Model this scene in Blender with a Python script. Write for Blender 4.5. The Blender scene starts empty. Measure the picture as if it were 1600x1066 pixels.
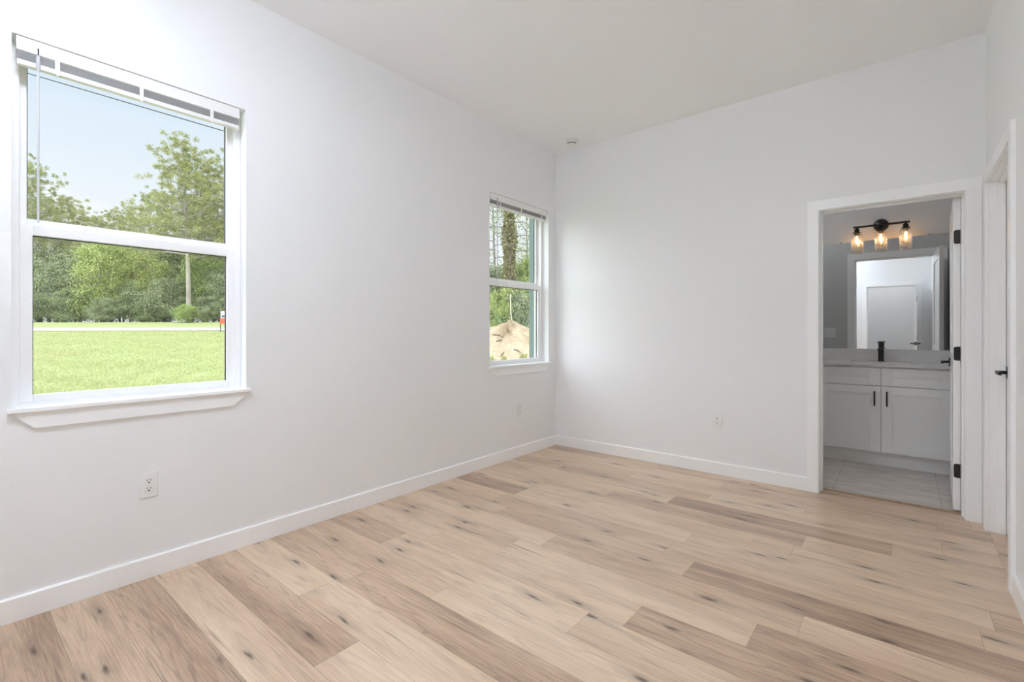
import bpy, bmesh, math, random
import numpy as np
from mathutils import Vector, Matrix

S = bpy.context.scene
COL = S.collection
PI = math.pi

# ------------------------------------------------------------------ camera
CAM = Vector((2.788, -4.084, 1.18))
YAW = math.radians(39.57)
FPX = 743.9                       # focal length in pixels of the 1600 px frame
HOR = 516.2                       # image row of the horizon
cam_d = bpy.data.cameras.new('camera')
cam_d.sensor_width = 36.0
cam_d.lens = FPX / 1600.0 * 36.0
cam_d.shift_y = -(533.0 - HOR) / 1600.0
cam_d.clip_start = 0.02
cam_d.clip_end = 500
cam = bpy.data.objects.new('camera', cam_d)
COL.objects.link(cam)
cam.location = CAM
cam.rotation_euler = (PI / 2, 0, YAW)
S.camera = cam
FW = Vector((-math.sin(YAW), math.cos(YAW), 0))
RT = Vector((math.cos(YAW), math.sin(YAW), 0))

# ------------------------------------------------------------------ exposure
S.view_settings.view_transform = 'Standard'
S.view_settings.look = 'None'
S.view_settings.exposure = 0.0
S.view_settings.gamma = 1.0
S.view_settings.use_curve_mapping = False
S.cycles.use_denoising = True
S.cycles.max_bounces = 16
S.cycles.diffuse_bounces = 12
S.cycles.glossy_bounces = 6
S.cycles.transparent_max_bounces = 24
S.cycles.caustics_reflective = False
S.cycles.caustics_refractive = False
S.cycles.sample_clamp_indirect = 0.0

SUN_POWER = 4.0
SKY_POWER = 1.05
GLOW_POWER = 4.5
CEIL_FILL = 44.5                  # emission of the added, unseen bedroom fill lamp
HALL_FILL = 27.0  # emission of the added lamp that lights the hall
BATH_FILL = 20.0  # emission of the added lamp that brightens the bathroom
BULB = 0.38                        # watts in each vanity bulb

# ------------------------------------------------------------------ sky
wd = bpy.data.worlds.new('sky')
S.world = wd
wd.use_nodes = True
nt = wd.node_tree
nt.nodes.clear()
def wn(t, **k):
    n = nt.nodes.new(t)
    for a, b in k.items():
        setattr(n, a, b)
    return n
tc = wn('ShaderNodeTexCoord')
mp = wn('ShaderNodeMapping')
mp.inputs['Scale'].default_value = (1.0, 1.0, 2.3)
mp.inputs['Location'].default_value = (0.35, 0.2, 0.13)
nz = wn('ShaderNodeTexNoise')
nz.inputs['Scale'].default_value = 2.6
nz.inputs['Detail'].default_value = 7
nz.inputs['Roughness'].default_value = 0.55
cr = wn('ShaderNodeValToRGB')
cr.color_ramp.elements[0].position = 0.37
cr.color_ramp.elements[1].position = 0.56
sep = wn('ShaderNodeSeparateXYZ')
grad = wn('ShaderNodeValToRGB')      # more cloud towards the horizon
grad.color_ramp.elements[0].position = 0.14
grad.color_ramp.elements[0].color = (1, 1, 1, 1)
grad.color_ramp.elements[1].position = 0.50
grad.color_ramp.elements[1].color = (0, 0, 0, 1)
mx = wn('ShaderNodeMath', operation='MAXIMUM')
mix = wn('ShaderNodeMix', data_type='RGBA')
mix.inputs['A'].default_value = (0.63, 0.80, 1.0, 1)
mix.inputs['B'].default_value = (0.94, 0.955, 1.0, 1)
bg = wn('ShaderNodeBackground')
bg.inputs['Strength'].default_value = SKY_POWER
wo = wn('ShaderNodeOutputWorld')
L = nt.links.new
L(tc.outputs['Generated'], mp.inputs['Vector'])
L(mp.outputs['Vector'], nz.inputs['Vector'])
L(nz.outputs['Fac'], cr.inputs['Fac'])
L(tc.outputs['Generated'], sep.inputs['Vector'])
L(sep.outputs['Z'], grad.inputs['Fac'])
L(cr.outputs['Color'], mx.inputs[0])
L(grad.outputs['Color'], mx.inputs[1])
L(mx.outputs['Value'], mix.inputs['Factor'])
L(mix.outputs['Result'], bg.inputs['Color'])
zb = wn('ShaderNodeMapRange')         # overcast sky: brighter overhead than near the horizon
zb.inputs['From Min'].default_value = 0.43
zb.inputs['From Max'].default_value = 1.0
zb.inputs['To Min'].default_value = SKY_POWER
zb.inputs['To Max'].default_value = SKY_POWER * 2.2
L(sep.outputs['Z'], zb.inputs['Value'])
# added glow in the unseen sky to the left, brightens back wall and floor
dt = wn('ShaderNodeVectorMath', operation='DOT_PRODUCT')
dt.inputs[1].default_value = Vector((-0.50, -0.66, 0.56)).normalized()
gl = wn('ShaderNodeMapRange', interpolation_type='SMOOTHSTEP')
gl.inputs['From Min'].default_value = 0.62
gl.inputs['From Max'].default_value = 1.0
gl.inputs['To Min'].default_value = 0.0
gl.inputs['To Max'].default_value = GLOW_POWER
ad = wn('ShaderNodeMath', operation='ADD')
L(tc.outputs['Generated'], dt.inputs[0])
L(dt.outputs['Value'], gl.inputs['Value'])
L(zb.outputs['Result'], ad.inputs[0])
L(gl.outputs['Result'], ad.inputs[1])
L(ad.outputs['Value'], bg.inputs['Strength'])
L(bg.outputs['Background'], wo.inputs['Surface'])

# ------------------------------------------------------------------ sun (hazy, from behind the house)
sd = bpy.data.lights.new('sun', 'SUN')
sd.energy = SUN_POWER
sd.angle = math.radians(12)
sd.color = (1.0, 0.97, 0.90)
sun = bpy.data.objects.new('sun', sd)
COL.objects.link(sun)
sun.rotation_euler = Vector((-0.62, 0.22, -0.95)).to_track_quat('-Z', 'Y').to_euler()

# ------------------------------------------------------------------ mesh helpers
class MB:
    """collects shapes; build() links them as one mesh object (local to its parent's location)"""
    def __init__(s, o=(0, 0, 0)):
        s.bm = bmesh.new()
        s.o = Vector(o)
        s.mi = 0
    def _add(s, vs, fs, smooth=False, m=None):
        bv = [s.bm.verts.new(Vector(v) - s.o) for v in vs]
        out = []
        for f in fs:
            try:
                fc = s.bm.faces.new([bv[i] for i in f])
            except ValueError:
                continue
            fc.smooth = smooth
            fc.material_index = s.mi if m is None else m
            out.append(fc)
        return out
    def box(s, x0, x1, y0, y1, z0, z1, bev=0.0, seg=2, m=None):
        x0, x1 = sorted((x0, x1)); y0, y1 = sorted((y0, y1)); z0, z1 = sorted((z0, z1))
        vs = [(x0, y0, z0), (x1, y0, z0), (x1, y1, z0), (x0, y1, z0), (x0, y0, z1), (x1, y0, z1), (x1, y1, z1), (x0, y1, z1)]
        fs = [(0, 3, 2, 1), (4, 5, 6, 7), (0, 1, 5, 4), (1, 2, 6, 5), (2, 3, 7, 6), (3, 0, 4, 7)]
        out = s._add(vs, fs, m=m)
        if bev > 0:
            ed = list({e for f in out for e in f.edges})
            r = bmesh.ops.bevel(s.bm, geom=ed, offset=bev, segments=seg, profile=0.6, affect='EDGES')
            for f in r['faces']:
                f.smooth = True
                f.material_index = s.mi if m is None else m
        return s
    def prism(s, pts, axis, a0, a1, bev=0.0, m=None):
        """extrude a 2-D outline (counter-clockwise in the other two axes) along axis 0/1/2"""
        def mk(p, a):
            v = [0, 0, 0]
            ot = [i for i in range(3) if i != axis]
            v[axis] = a; v[ot[0]] = p[0]; v[ot[1]] = p[1]
            return v
        n = len(pts)
        vs = [mk(p, a0) for p in pts] + [mk(p, a1) for p in pts]
        fs = [tuple(range(n - 1, -1, -1)), tuple(range(n, 2 * n))]
        fs += [(i, (i + 1) % n, n + (i + 1) % n, n + i) for i in range(n)]
        out = s._add(vs, fs, m=m)
        bmesh.ops.recalc_face_normals(s.bm, faces=out)
        if bev > 0:
            ed = list({e for f in out for e in f.edges})
            r = bmesh.ops.bevel(s.bm, geom=ed, offset=bev, segments=2, profile=0.6, affect='EDGES')
            for f in r['faces']:
                f.smooth = True
        return s
    def lathe(s, prof, c, axis=2, n=32, m=None, smooth=True, closed=False):
        """revolve (radius, height) pairs about an axis through c"""
        vs, fs = [], []
        for r, h in prof:
            for k in range(n):
                a = 2 * PI * k / n
                p = [0, 0, 0]
                ot = [(1, 2), (2, 0), (0, 1)][axis]
                p[ot[0]] = r * math.cos(a); p[ot[1]] = r * math.sin(a); p[axis] = h
                vs.append((c[0] + p[0], c[1] + p[1], c[2] + p[2]))
        R = len(prof)
        for i in range(R - 1 if not closed else R):
            j = (i + 1) % R
            for k in range(n):
                k2 = (k + 1) % n
                fs.append((i * n + k, i * n + k2, j * n + k2, j * n + k))
        if not closed:
            if prof[0][0] > 1e-6:
                fs.append(tuple(range(n - 1, -1, -1)))
            if prof[-1][0] > 1e-6:
                fs.append(tuple(range((R - 1) * n, R * n)))
        out = s._add(vs, fs, smooth=smooth, m=m)
        bmesh.ops.recalc_face_normals(s.bm, faces=out)
        return s
    def tube(s, pts, r, n=8, m=None, smooth=True):
        """tube through points; r one radius or one per point"""
        pts = [Vector(p) for p in pts]
        rs = r if isinstance(r, (list, tuple)) else [r] * len(pts)
        vs, fs = [], []
        for i, p in enumerate(pts):
            d = (pts[min(i + 1, len(pts) - 1)] - pts[max(i - 1, 0)]).normalized()
            up = Vector((0, 0, 1)) if abs(d.z) < 0.95 else Vector((1, 0, 0))
            a = d.cross(up).normalized(); b = d.cross(a).normalized()
            for k in range(n):
                t = 2 * PI * k / n
                vs.append(p + (a * math.cos(t) + b * math.sin(t)) * rs[i])
        for i in range(len(pts) - 1):
            for k in range(n):
                k2 = (k + 1) % n
                fs.append((i * n + k, i * n + k2, (i + 1) * n + k2, (i + 1) * n + k))
        fs.append(tuple(range(n - 1, -1, -1)))
        fs.append(tuple(range((len(pts) - 1) * n, len(pts) * n)))
        out = s._add(vs, fs, smooth=smooth, m=m)
        bmesh.ops.recalc_face_normals(s.bm, faces=out)
        return s
    def sheet(s, axis, a0, a1, u, v, solid, m=None):
        """a slab between a0 and a1 along axis, cut in cells by u and v; solid(uc, vc) tells the cells that are there"""
        ot = [i for i in range(3) if i != axis]
        def P(a, b, c):
            w = [0, 0, 0]; w[axis] = a; w[ot[0]] = b; w[ot[1]] = c
            return tuple(w)
        nu, nv = len(u) - 1, len(v) - 1
        ok = lambda i, j: 0 <= i < nu and 0 <= j < nv and solid((u[i] + u[i + 1]) / 2, (v[j] + v[j + 1]) / 2)
        out = []
        for i in range(nu):
            for j in range(nv):
                if not ok(i, j):
                    continue
                for a in (a0, a1):
                    out += s._add([P(a, u[i], v[j]), P(a, u[i + 1], v[j]), P(a, u[i + 1], v[j + 1]), P(a, u[i], v[j + 1])], [(0, 1, 2, 3)], m=m)
                for di, dj, e in ((-1, 0, ((u[i], v[j]), (u[i], v[j + 1]))), (1, 0, ((u[i + 1], v[j]), (u[i + 1], v[j + 1]))),
                                  (0, -1, ((u[i], v[j]), (u[i + 1], v[j]))), (0, 1, ((u[i], v[j + 1]), (u[i + 1], v[j + 1])))):
                    if not ok(i + di, j + dj):
                        (p, q), (r, t) = e
                        out += s._add([P(a0, p, q), P(a1, p, q), P(a1, r, t), P(a0, r, t)], [(0, 1, 2, 3)], m=m)
        bmesh.ops.remove_doubles(s.bm, verts=list({v for f in out for v in f.verts}), dist=1e-5)
        bmesh.ops.recalc_face_normals(s.bm, faces=s.bm.faces[:])
        return s
    def build(s, name, mat, parent=None):
        me = bpy.data.meshes.new(name)
        s.bm.to_mesh(me)
        s.bm.free()
        for m in (mat if isinstance(mat, (list, tuple)) else [mat]):
            me.materials.append(m)
        o = bpy.data.objects.new(name, me)
        COL.objects.link(o)
        if parent is not None:
            o.parent = parent
        else:
            o.location = s.o
        return o

def tag(o, label, cat, group=None, kind=None):
    o['label'] = label
    o['category'] = cat
    if group:
        o['group'] = group
    if kind:
        o['kind'] = kind
    return o
def thing(name, loc, label, cat, group=None, kind=None, rz=0.0):
    e = bpy.data.objects.new(name, None)
    e.empty_display_size = 0.05
    COL.objects.link(e)
    e.location = loc
    e.rotation_euler = (0, 0, rz)
    return tag(e, label, cat, group, kind)
def copy_tree(o, parent=None):
    c = o.copy()
    COL.objects.link(c)
    if parent is not None:
        c.parent = parent
    for ch in list(o.children):
        copy_tree(ch, c)
    return c

# ------------------------------------------------------------------ materials
def new_mat(name):
    m = bpy.data.materials.new(name)
    m.use_nodes = True
    m.node_tree.nodes.clear()
    return m, m.node_tree.nodes, m.node_tree.links
def node(ns, t, vals=None, **k):
    n = ns.new(t)
    for a, b in k.items():
        setattr(n, a, b)
    for a, b in (vals or {}).items():
        n.inputs[a].default_value = b
    return n
def ramp(ns, stops):
    r = ns.new('ShaderNodeValToRGB')
    e = r.color_ramp.elements
    while len(e) < len(stops):
        e.new(0.5)
    for i, (p, c) in enumerate(stops):
        e[i].position = p
        e[i].color = (c, c, c, 1) if isinstance(c, (int, float)) else (*c, 1)
    return r
def paint(name, col, rough=0.5, bump=0.0, scale=120, spec=0.5, var=0.0, metal=0.0):
    m, ns, ln = new_mat(name)
    p = node(ns, 'ShaderNodeBsdfPrincipled', {'Base Color': (*col, 1), 'Roughness': rough, 'Specular IOR Level': spec, 'Metallic': metal})
    o = node(ns, 'ShaderNodeOutputMaterial')
    ln.new(p.outputs[0], o.inputs[0])
    t = node(ns, 'ShaderNodeTexCoord')
    n = node(ns, 'ShaderNodeTexNoise', {'Scale': scale, 'Detail': 3.0})
    ln.new(t.outputs['Object'], n.inputs['Vector'])
    if bump > 0:
        b = node(ns, 'ShaderNodeBump', {'Strength': bump, 'Distance': 0.002})
        ln.new(n.outputs['Fac'], b.inputs['Height'])
        ln.new(b.outputs[0], p.inputs['Normal'])
    if var > 0:
        r = ramp(ns, [(0.3, tuple(c * (1 - var) for c in col)), (0.7, tuple(min(1, c * (1 + var)) for c in col))])
        ln.new(n.outputs['Fac'], r.inputs['Fac'])
        ln.new(r.outputs['Color'], p.inputs['Base Color'])
    return m
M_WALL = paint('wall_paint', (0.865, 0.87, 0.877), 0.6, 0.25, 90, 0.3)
M_CEIL = paint('ceiling_paint', (0.93, 0.935, 0.945), 0.8, 0.3, 70, 0.2)
M_TRIM = paint('trim_paint', (0.93, 0.935, 0.94), 0.32, 0.03, 20)
M_DOOR = paint('door_paint', (0.92, 0.925, 0.93), 0.35, 0.04, 30)
M_VINYL = paint('white_vinyl', (0.92, 0.92, 0.93), 0.35, 0.0)
M_PLASTIC = paint('white_plastic', (0.85, 0.85, 0.84), 0.35, 0.0)
M_SLOT = paint('dark_slot', (0.02, 0.02, 0.02), 0.6, 0.0)
M_GASKET = paint('window_gasket', (0.03, 0.03, 0.035), 0.6, 0.0)
M_BLACK = paint('matte_black_metal', (0.012, 0.012, 0.013), 0.38, 0.02, 200)
M_TEAL = paint('teal_siding', (0.15, 0.205, 0.19), 0.7, 0.3, 60)
M_STUCCO = paint('outside_stucco', (0.30, 0.42, 0.38), 0.9, 0.5, 60)
M_CAB = paint('cabinet_grey', (0.84, 0.84, 0.83), 0.42, 0.03, 40)
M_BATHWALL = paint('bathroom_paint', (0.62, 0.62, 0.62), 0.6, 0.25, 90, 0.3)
M_SLAT = paint('blind_slat_white', (0.62, 0.62, 0.63), 0.45, 0.0)
M_CERAMIC = paint('white_ceramic', (0.85, 0.85, 0.84), 0.12, 0.0)
M_CHROME = paint('chrome', (0.75, 0.75, 0.75), 0.15, 0.0, metal=1.0)
M_BARK = paint('pine_bark', (0.42, 0.385, 0.355), 0.95, 1.0, 9, 0.2, 0.35)
M_BARKG = paint('grey_bark', (0.30, 0.28, 0.26), 0.95, 0.8, 9, 0.2, 0.3)
M_STICK = paint('dead_stick', (0.14, 0.115, 0.09), 0.9, 0.5, 30, 0.2, 0.3)
M_WIRE = paint('black_cable', (0.02, 0.02, 0.022), 0.6, 0.0)
M_SIGNRED = paint('sign_red', (0.80, 0.13, 0.07), 0.5, 0.0)
M_SIGNWHITE = paint('sign_white', (0.78, 0.79, 0.82), 0.5, 0.0)
M_SIGNNAVY = paint('sign_navy', (0.07, 0.10, 0.18), 0.5, 0.0)

def glass_mat(name, tint=(1, 1, 1), gloss=(1, 1, 1), rough=0.0, bump=0.0, scale=60, power=1.0):
    """thin clear glass: straight-through transmission plus a Fresnel reflection"""
    m, ns, ln = new_mat(name)
    tr = node(ns, 'ShaderNodeBsdfTransparent', {'Color': (*tint, 1)})
    gl = node(ns, 'ShaderNodeBsdfGlossy', {'Color': (*gloss, 1), 'Roughness': rough})
    fr = node(ns, 'ShaderNodeLayerWeight', {'Blend': 0.5})
    pw = node(ns, 'ShaderNodeMath', {1: 5.0}, operation='POWER')        # Schlick reflectance of thin glass
    sc_ = node(ns, 'ShaderNodeMath', {1: 0.96, 2: 0.025}, operation='MULTIPLY_ADD')
    ln.new(fr.outputs['Facing'], pw.inputs[0]); ln.new(pw.outputs[0], sc_.inputs[0])
    mxs = node(ns, 'ShaderNodeMixShader')
    o = node(ns, 'ShaderNodeOutputMaterial')
    if bump > 0:
        t = node(ns, 'ShaderNodeTexCoord')
        mpn = node(ns, 'ShaderNodeMapping', {'Scale': (1.0, 1.0, 0.35)})
        v = node(ns, 'ShaderNodeTexVoronoi', {'Scale': scale}, feature='DISTANCE_TO_EDGE')
        b = node(ns, 'ShaderNodeBump', {'Strength': bump, 'Distance': 0.004})
        ln.new(t.outputs['Object'], mpn.inputs[0]); ln.new(mpn.outputs[0], v.inputs['Vector'])
        ln.new(v.outputs['Distance'], b.inputs['Height'])
        ln.new(b.outputs[0], gl.inputs['Normal']); ln.new(b.outputs[0], fr.inputs['Normal'])
    k = node(ns, 'ShaderNodeMath', {1: power}, operation='MULTIPLY')
    ln.new(sc_.outputs[0], k.inputs[0]); ln.new(k.outputs[0], mxs.inputs[0])
    ln.new(tr.outputs[0], mxs.inputs[1]); ln.new(gl.outputs[0], mxs.inputs[2])
    ln.new(mxs.outputs[0], o.inputs[0])
    return m
M_GLASS = glass_mat('window_glass', (0.97, 0.985, 0.975))
def seeded(m):
    ns, ln = m.node_tree.nodes, m.node_tree.links
    out = next(n for n in ns if n.type == 'OUTPUT_MATERIAL')
    src = out.inputs[0].links[0].from_socket
    t = node(ns, 'ShaderNodeTexCoord')
    mpn = node(ns, 'ShaderNodeMapping', {'Scale': (1.0, 1.0, 0.4)})
    v = node(ns, 'ShaderNodeTexVoronoi', {'Scale': 85.0}, feature='DISTANCE_TO_EDGE')
    r = ramp(ns, [(0.0, 0.34), (0.10, 0.10), (0.30, 0.015)])
    sx = node(ns, 'ShaderNodeSeparateXYZ')
    zr = node(ns, 'ShaderNodeMapRange', {'From Min': -0.11, 'From Max': -0.15, 'To Min': 0.12, 'To Max': 1.0})
    zm = node(ns, 'ShaderNodeMath', operation='MULTIPLY')
    ln.new(t.outputs['Object'], sx.inputs[0]); ln.new(sx.outputs['Z'], zr.inputs['Value']); ln.new(zr.outputs[0], zm.inputs[1])
    d = node(ns, 'ShaderNodeBsdfDiffuse', {'Color': (0.9, 0.9, 0.9, 1)})
    tl = node(ns, 'ShaderNodeBsdfTranslucent', {'Color': (0.9, 0.9, 0.9, 1)})
    a = node(ns, 'ShaderNodeMixShader', {0: 0.4}); b = node(ns, 'ShaderNodeMixShader')
    ln.new(t.outputs['Object'], mpn.inputs[0]); ln.new(mpn.outputs[0], v.inputs['Vector']); ln.new(v.outputs['Distance'], r.inputs[0])
    ln.new(d.outputs[0], a.inputs[1]); ln.new(tl.outputs[0], a.inputs[2])
    ln.new(r.outputs[0], zm.inputs[0]); ln.new(zm.outputs[0], b.inputs[0]); ln.new(src, b.inputs[1]); ln.new(a.outputs[0], b.inputs[2]); ln.new(b.outputs[0], out.inputs[0])
    return m
M_SHADE = glass_mat('seeded_glass', (0.93, 0.93, 0.93), rough=0.05, bump=1.0, scale=75, power=2.2)
M_SHADE = seeded(M_SHADE)
M_BULBGLASS = glass_mat('bulb_glass', (1.0, 0.93, 0.82), rough=0.02)

m, ns, ln = new_mat('mirror_silver')
g_ = node(ns, 'ShaderNodeBsdfGlossy', {'Color': (0.86, 0.88, 0.88, 1), 'Roughness': 0.0})
ln.new(g_.outputs[0], node(ns, 'ShaderNodeOutputMaterial').inputs[0])
M_MIRROR = m
def emit(name, col, st):
    m, ns, ln = new_mat(name)
    e = node(ns, 'ShaderNodeEmission', {'Color': (*col, 1), 'Strength': st})
    ln.new(e.outputs[0], node(ns, 'ShaderNodeOutputMaterial').inputs[0])
    return m
M_FILAMENT = emit('glowing_filament', (1.0, 0.62, 0.28), 22.0)
M_DIFFUSER = emit('fill_diffuser', (0.87, 0.965, 1.10), CEIL_FILL)
M_HALLDIFF = emit('hall_fill_diffuser', (0.97, 0.985, 1.0), HALL_FILL)
M_BATHDIFF = emit('bathroom_fill_diffuser', (0.95, 0.98, 1.0), BATH_FILL)

# oak vinyl planks: a tone for every plank in the face attribute «tone», grain along the plank in the UV map
m, ns, ln = new_mat('oak_planks')
M_OAK = m
uv = node(ns, 'ShaderNodeUVMap', uv_map='grain')
at = node(ns, 'ShaderNodeAttribute', attribute_name='tone')
mpf = node(ns, 'ShaderNodeMapping', {'Scale': (7.0, 170.0, 1.0)})
nf = node(ns, 'ShaderNodeTexNoise', {'Scale': 1.0, 'Detail': 5.0, 'Roughness': 0.65})
mpm = node(ns, 'ShaderNodeMapping', {'Scale': (0.8, 11.0, 1.0)})
nm = node(ns, 'ShaderNodeTexNoise', {'Scale': 1.0, 'Detail': 3.0, 'Roughness': 0.45, 'Distortion': 0.5})
ml = node(ns, 'ShaderNodeMath', {1: 9.0}, operation='MULTIPLY')
fr_ = node(ns, 'ShaderNodeMath', operation='FRACT')
cath = ramp(ns, [(0.0, 0.0), (0.10, 1.0), (0.35, 0.0), (1.0, 0.0)])
mpk = node(ns, 'ShaderNodeMapping', {'Scale': (2.2, 9.0, 1.0)})
nk = node(ns, 'ShaderNodeTexNoise', {'Scale': 3.0, 'Detail': 2.0})
addk = node(ns, 'ShaderNodeMixRGB', {0: 0.24}, blend_type='ADD')
vk = node(ns, 'ShaderNodeTexVoronoi', {'Scale': 1.0, 'Randomness': 1.0}, voronoi_dimensions='2D')
kn = ramp(ns, [(0.0, 1.0), (0.045, 0.75), (0.10, 0.22), (0.34, 0.0)])
sel = node(ns, 'ShaderNodeSeparateColor')
selr = ramp(ns, [(0.38, 1.0), (0.46, 0.0)])
selm = node(ns, 'ShaderNodeMath', operation='MULTIPLY')
mps = node(ns, 'ShaderNodeMapping', {'Scale': (0.9, 6.0, 1.0)})
nst = node(ns, 'ShaderNodeTexNoise', {'Scale': 1.0, 'Detail': 4.0, 'Roughness': 0.6})
base = ramp(ns, [(0.0, (0.26, 0.165, 0.11)), (0.33, (0.44, 0.30, 0.205)), (0.62, (0.63, 0.46, 0.32)), (1.0, (0.78, 0.605, 0.44))])
t1 = node(ns, 'ShaderNodeMath', {1: 0.34}, operation='MULTIPLY_ADD')
sb = node(ns, 'ShaderNodeMath', {1: 0.5}, operation='SUBTRACT')
t2 = node(ns, 'ShaderNodeMath', {1: 0.20}, operation='MULTIPLY_ADD')
sb2 = node(ns, 'ShaderNodeMath', {1: 0.5}, operation='SUBTRACT')
mxc = node(ns, 'ShaderNodeMixRGB', {2: (0.27, 0.185, 0.135, 1)}, blend_type='MIX')
mxk = node(ns, 'ShaderNodeMixRGB', {2: (0.085, 0.058, 0.046, 1)}, blend_type='MIX')
cm = node(ns, 'ShaderNodeMath', operation='MULTIPLY')
itone = ramp(ns, [(0.3, 0.60), (0.75, 0.20)])
pb = node(ns, 'ShaderNodeBsdfPrincipled', {'Roughness': 0.31, 'Specular IOR Level': 0.6})
bp = node(ns, 'ShaderNodeBump', {'Strength': 0.12, 'Distance': 0.001})
ob = node(ns, 'ShaderNodeOutputMaterial')
for mm in (mpf, mpm, mpk, mps):
    ln.new(uv.outputs[0], mm.inputs[0])
ln.new(mpf.outputs[0], nf.inputs['Vector'])
ln.new(mpm.outputs[0], nm.inputs['Vector'])
ln.new(mps.outputs[0], nst.inputs['Vector'])
ln.new(nm.outputs['Fac'], ml.inputs[0]); ln.new(ml.outputs[0], fr_.inputs[0]); ln.new(fr_.outputs[0], cath.inputs[0])
ln.new(mpk.outputs[0], nk.inputs['Vector'])
ln.new(mpk.outputs[0], addk.inputs[1]); ln.new(nk.outputs['Color'], addk.inputs[2])
ln.new(addk.outputs[0], vk.inputs['Vector'])
ln.new(vk.outputs['Distance'], kn.inputs[0])
ln.new(vk.outputs['Color'], sel.inputs[0]); ln.new(sel.outputs[0], selr.inputs[0])
ln.new(kn.outputs[0], selm.inputs[0]); ln.new(selr.outputs[0], selm.inputs[1])
ln.new(nst.outputs['Fac'], sb.inputs[0]); ln.new(sb.outputs[0], t1.inputs[0]); t1.inputs[1].default_value = 1.25
ln.new(at.outputs['Fac'], t1.inputs[2])
ln.new(nf.outputs['Fac'], sb2.inputs[0]); ln.new(sb2.outputs[0], t2.inputs[0]); t2.inputs[1].default_value = 0.95
ln.new(t1.outputs[0], t2.inputs[2])
ln.new(t2.outputs[0], base.inputs[0])
ln.new(at.outputs['Fac'], itone.inputs[0])
ln.new(cath.outputs[0], cm.inputs[0]); ln.new(itone.outputs[0], cm.inputs[1])
ln.new(cm.outputs[0], mxc.inputs[0]); ln.new(base.outputs[0], mxc.inputs[1])
ln.new(selm.outputs[0], mxk.inputs[0]); ln.new(mxc.outputs[0], mxk.inputs[1])
# thin dark checks along the grain
mpq = node(ns, 'ShaderNodeMapping', {'Scale': (1.7, 42.0, 1.0)})
nq = node(ns, 'ShaderNodeTexNoise', {'Scale': 1.0, 'Detail': 3.0, 'Roughness': 0.55, 'Distortion': 0.3})
rq = ramp(ns, [(0.63, 0.0), (0.76, 0.62)])
mxq = node(ns, 'ShaderNodeMixRGB', {2: (0.15, 0.10, 0.075, 1)}, blend_type='MIX')
ln.new(uv.outputs[0], mpq.inputs[0]); ln.new(mpq.outputs[0], nq.inputs['Vector']); ln.new(nq.outputs['Fac'], rq.inputs[0])
ln.new(rq.outputs[0], mxq.inputs[0]); ln.new(mxk.outputs[0], mxq.inputs[1])
ln.new(mxq.outputs[0], pb.inputs['Base Color'])
ln.new(nf.outputs['Fac'], bp.inputs['Height']); ln.new(bp.outputs[0], pb.inputs['Normal'])
ln.new(pb.outputs[0], ob.inputs[0])
M_GAP = paint('plank_gap', (0.12, 0.085, 0.06), 0.7)

# bathroom tile: stone-look slabs with thin grout
m, ns, ln = new_mat('stone_tile')
M_TILE = m
t = node(ns, 'ShaderNodeTexCoord')
mpp = node(ns, 'ShaderNodeMapping', {'Location': (-2.37 + 0.0, 0.245, 0)})
bk = node(ns, 'ShaderNodeTexBrick', {'Color1': (0.60, 0.55, 0.51, 1), 'Color2': (0.64, 0.585, 0.545, 1), 'Mortar': (0.40, 0.37, 0.35, 1), 'Scale': 1.0,
     'Mortar Size': 0.0022, 'Brick Width': 0.605, 'Row Height': 1.21, 'Bias': 0.0})
bk.offset = 0.0
mp2 = node(ns, 'ShaderNodeMapping', {'Scale': (2.5, 9.0, 1)})
n2 = node(ns, 'ShaderNodeTexNoise', {'Scale': 1.6, 'Detail': 6.0, 'Roughness': 0.6})
r2 = ramp(ns, [(0.3, 0.78), (0.7, 1.15)])
mu = node(ns, 'ShaderNodeMixRGB', {0: 1.0}, blend_type='MULTIPLY')
p = node(ns, 'ShaderNodeBsdfPrincipled', {'Roughness': 0.45})
o = node(ns, 'ShaderNodeOutputMaterial')
ln.new(t.outputs['Object'], mpp.inputs[0]); ln.new(mpp.outputs[0], bk.inputs['Vector'])
ln.new(t.outputs['Object'], mp2.inputs[0]); ln.new(mp2.outputs[0], n2.inputs['Vector'])
ln.new(n2.outputs['Fac'], r2.inputs[0])
ln.new(bk.outputs['Color'], mu.inputs[1]); ln.new(r2.outputs[0], mu.inputs[2])
ln.new(mu.outputs[0], p.inputs['Base Color']); ln.new(p.outputs[0], o.inputs[0])

# speckled quartz
m, ns, ln = new_mat('quartz')
M_QUARTZ = m
t = node(ns, 'ShaderNodeTexCoord')
n1 = node(ns, 'ShaderNodeTexNoise', {'Scale': 150.0, 'Detail': 2.0})
r1 = ramp(ns, [(0.35, (0.55, 0.54, 0.53)), (0.5, (0.70, 0.69, 0.68)), (0.7, (0.76, 0.75, 0.74))])
p = node(ns, 'ShaderNodeBsdfPrincipled', {'Roughness': 0.22})
o = node(ns, 'ShaderNodeOutputMaterial')
ln.new(t.outputs['Object'], n1.inputs['Vector']); ln.new(n1.outputs['Fac'], r1.inputs[0])
ln.new(r1.outputs[0], p.inputs['Base Color']); ln.new(p.outputs[0], o.inputs[0])

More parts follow.
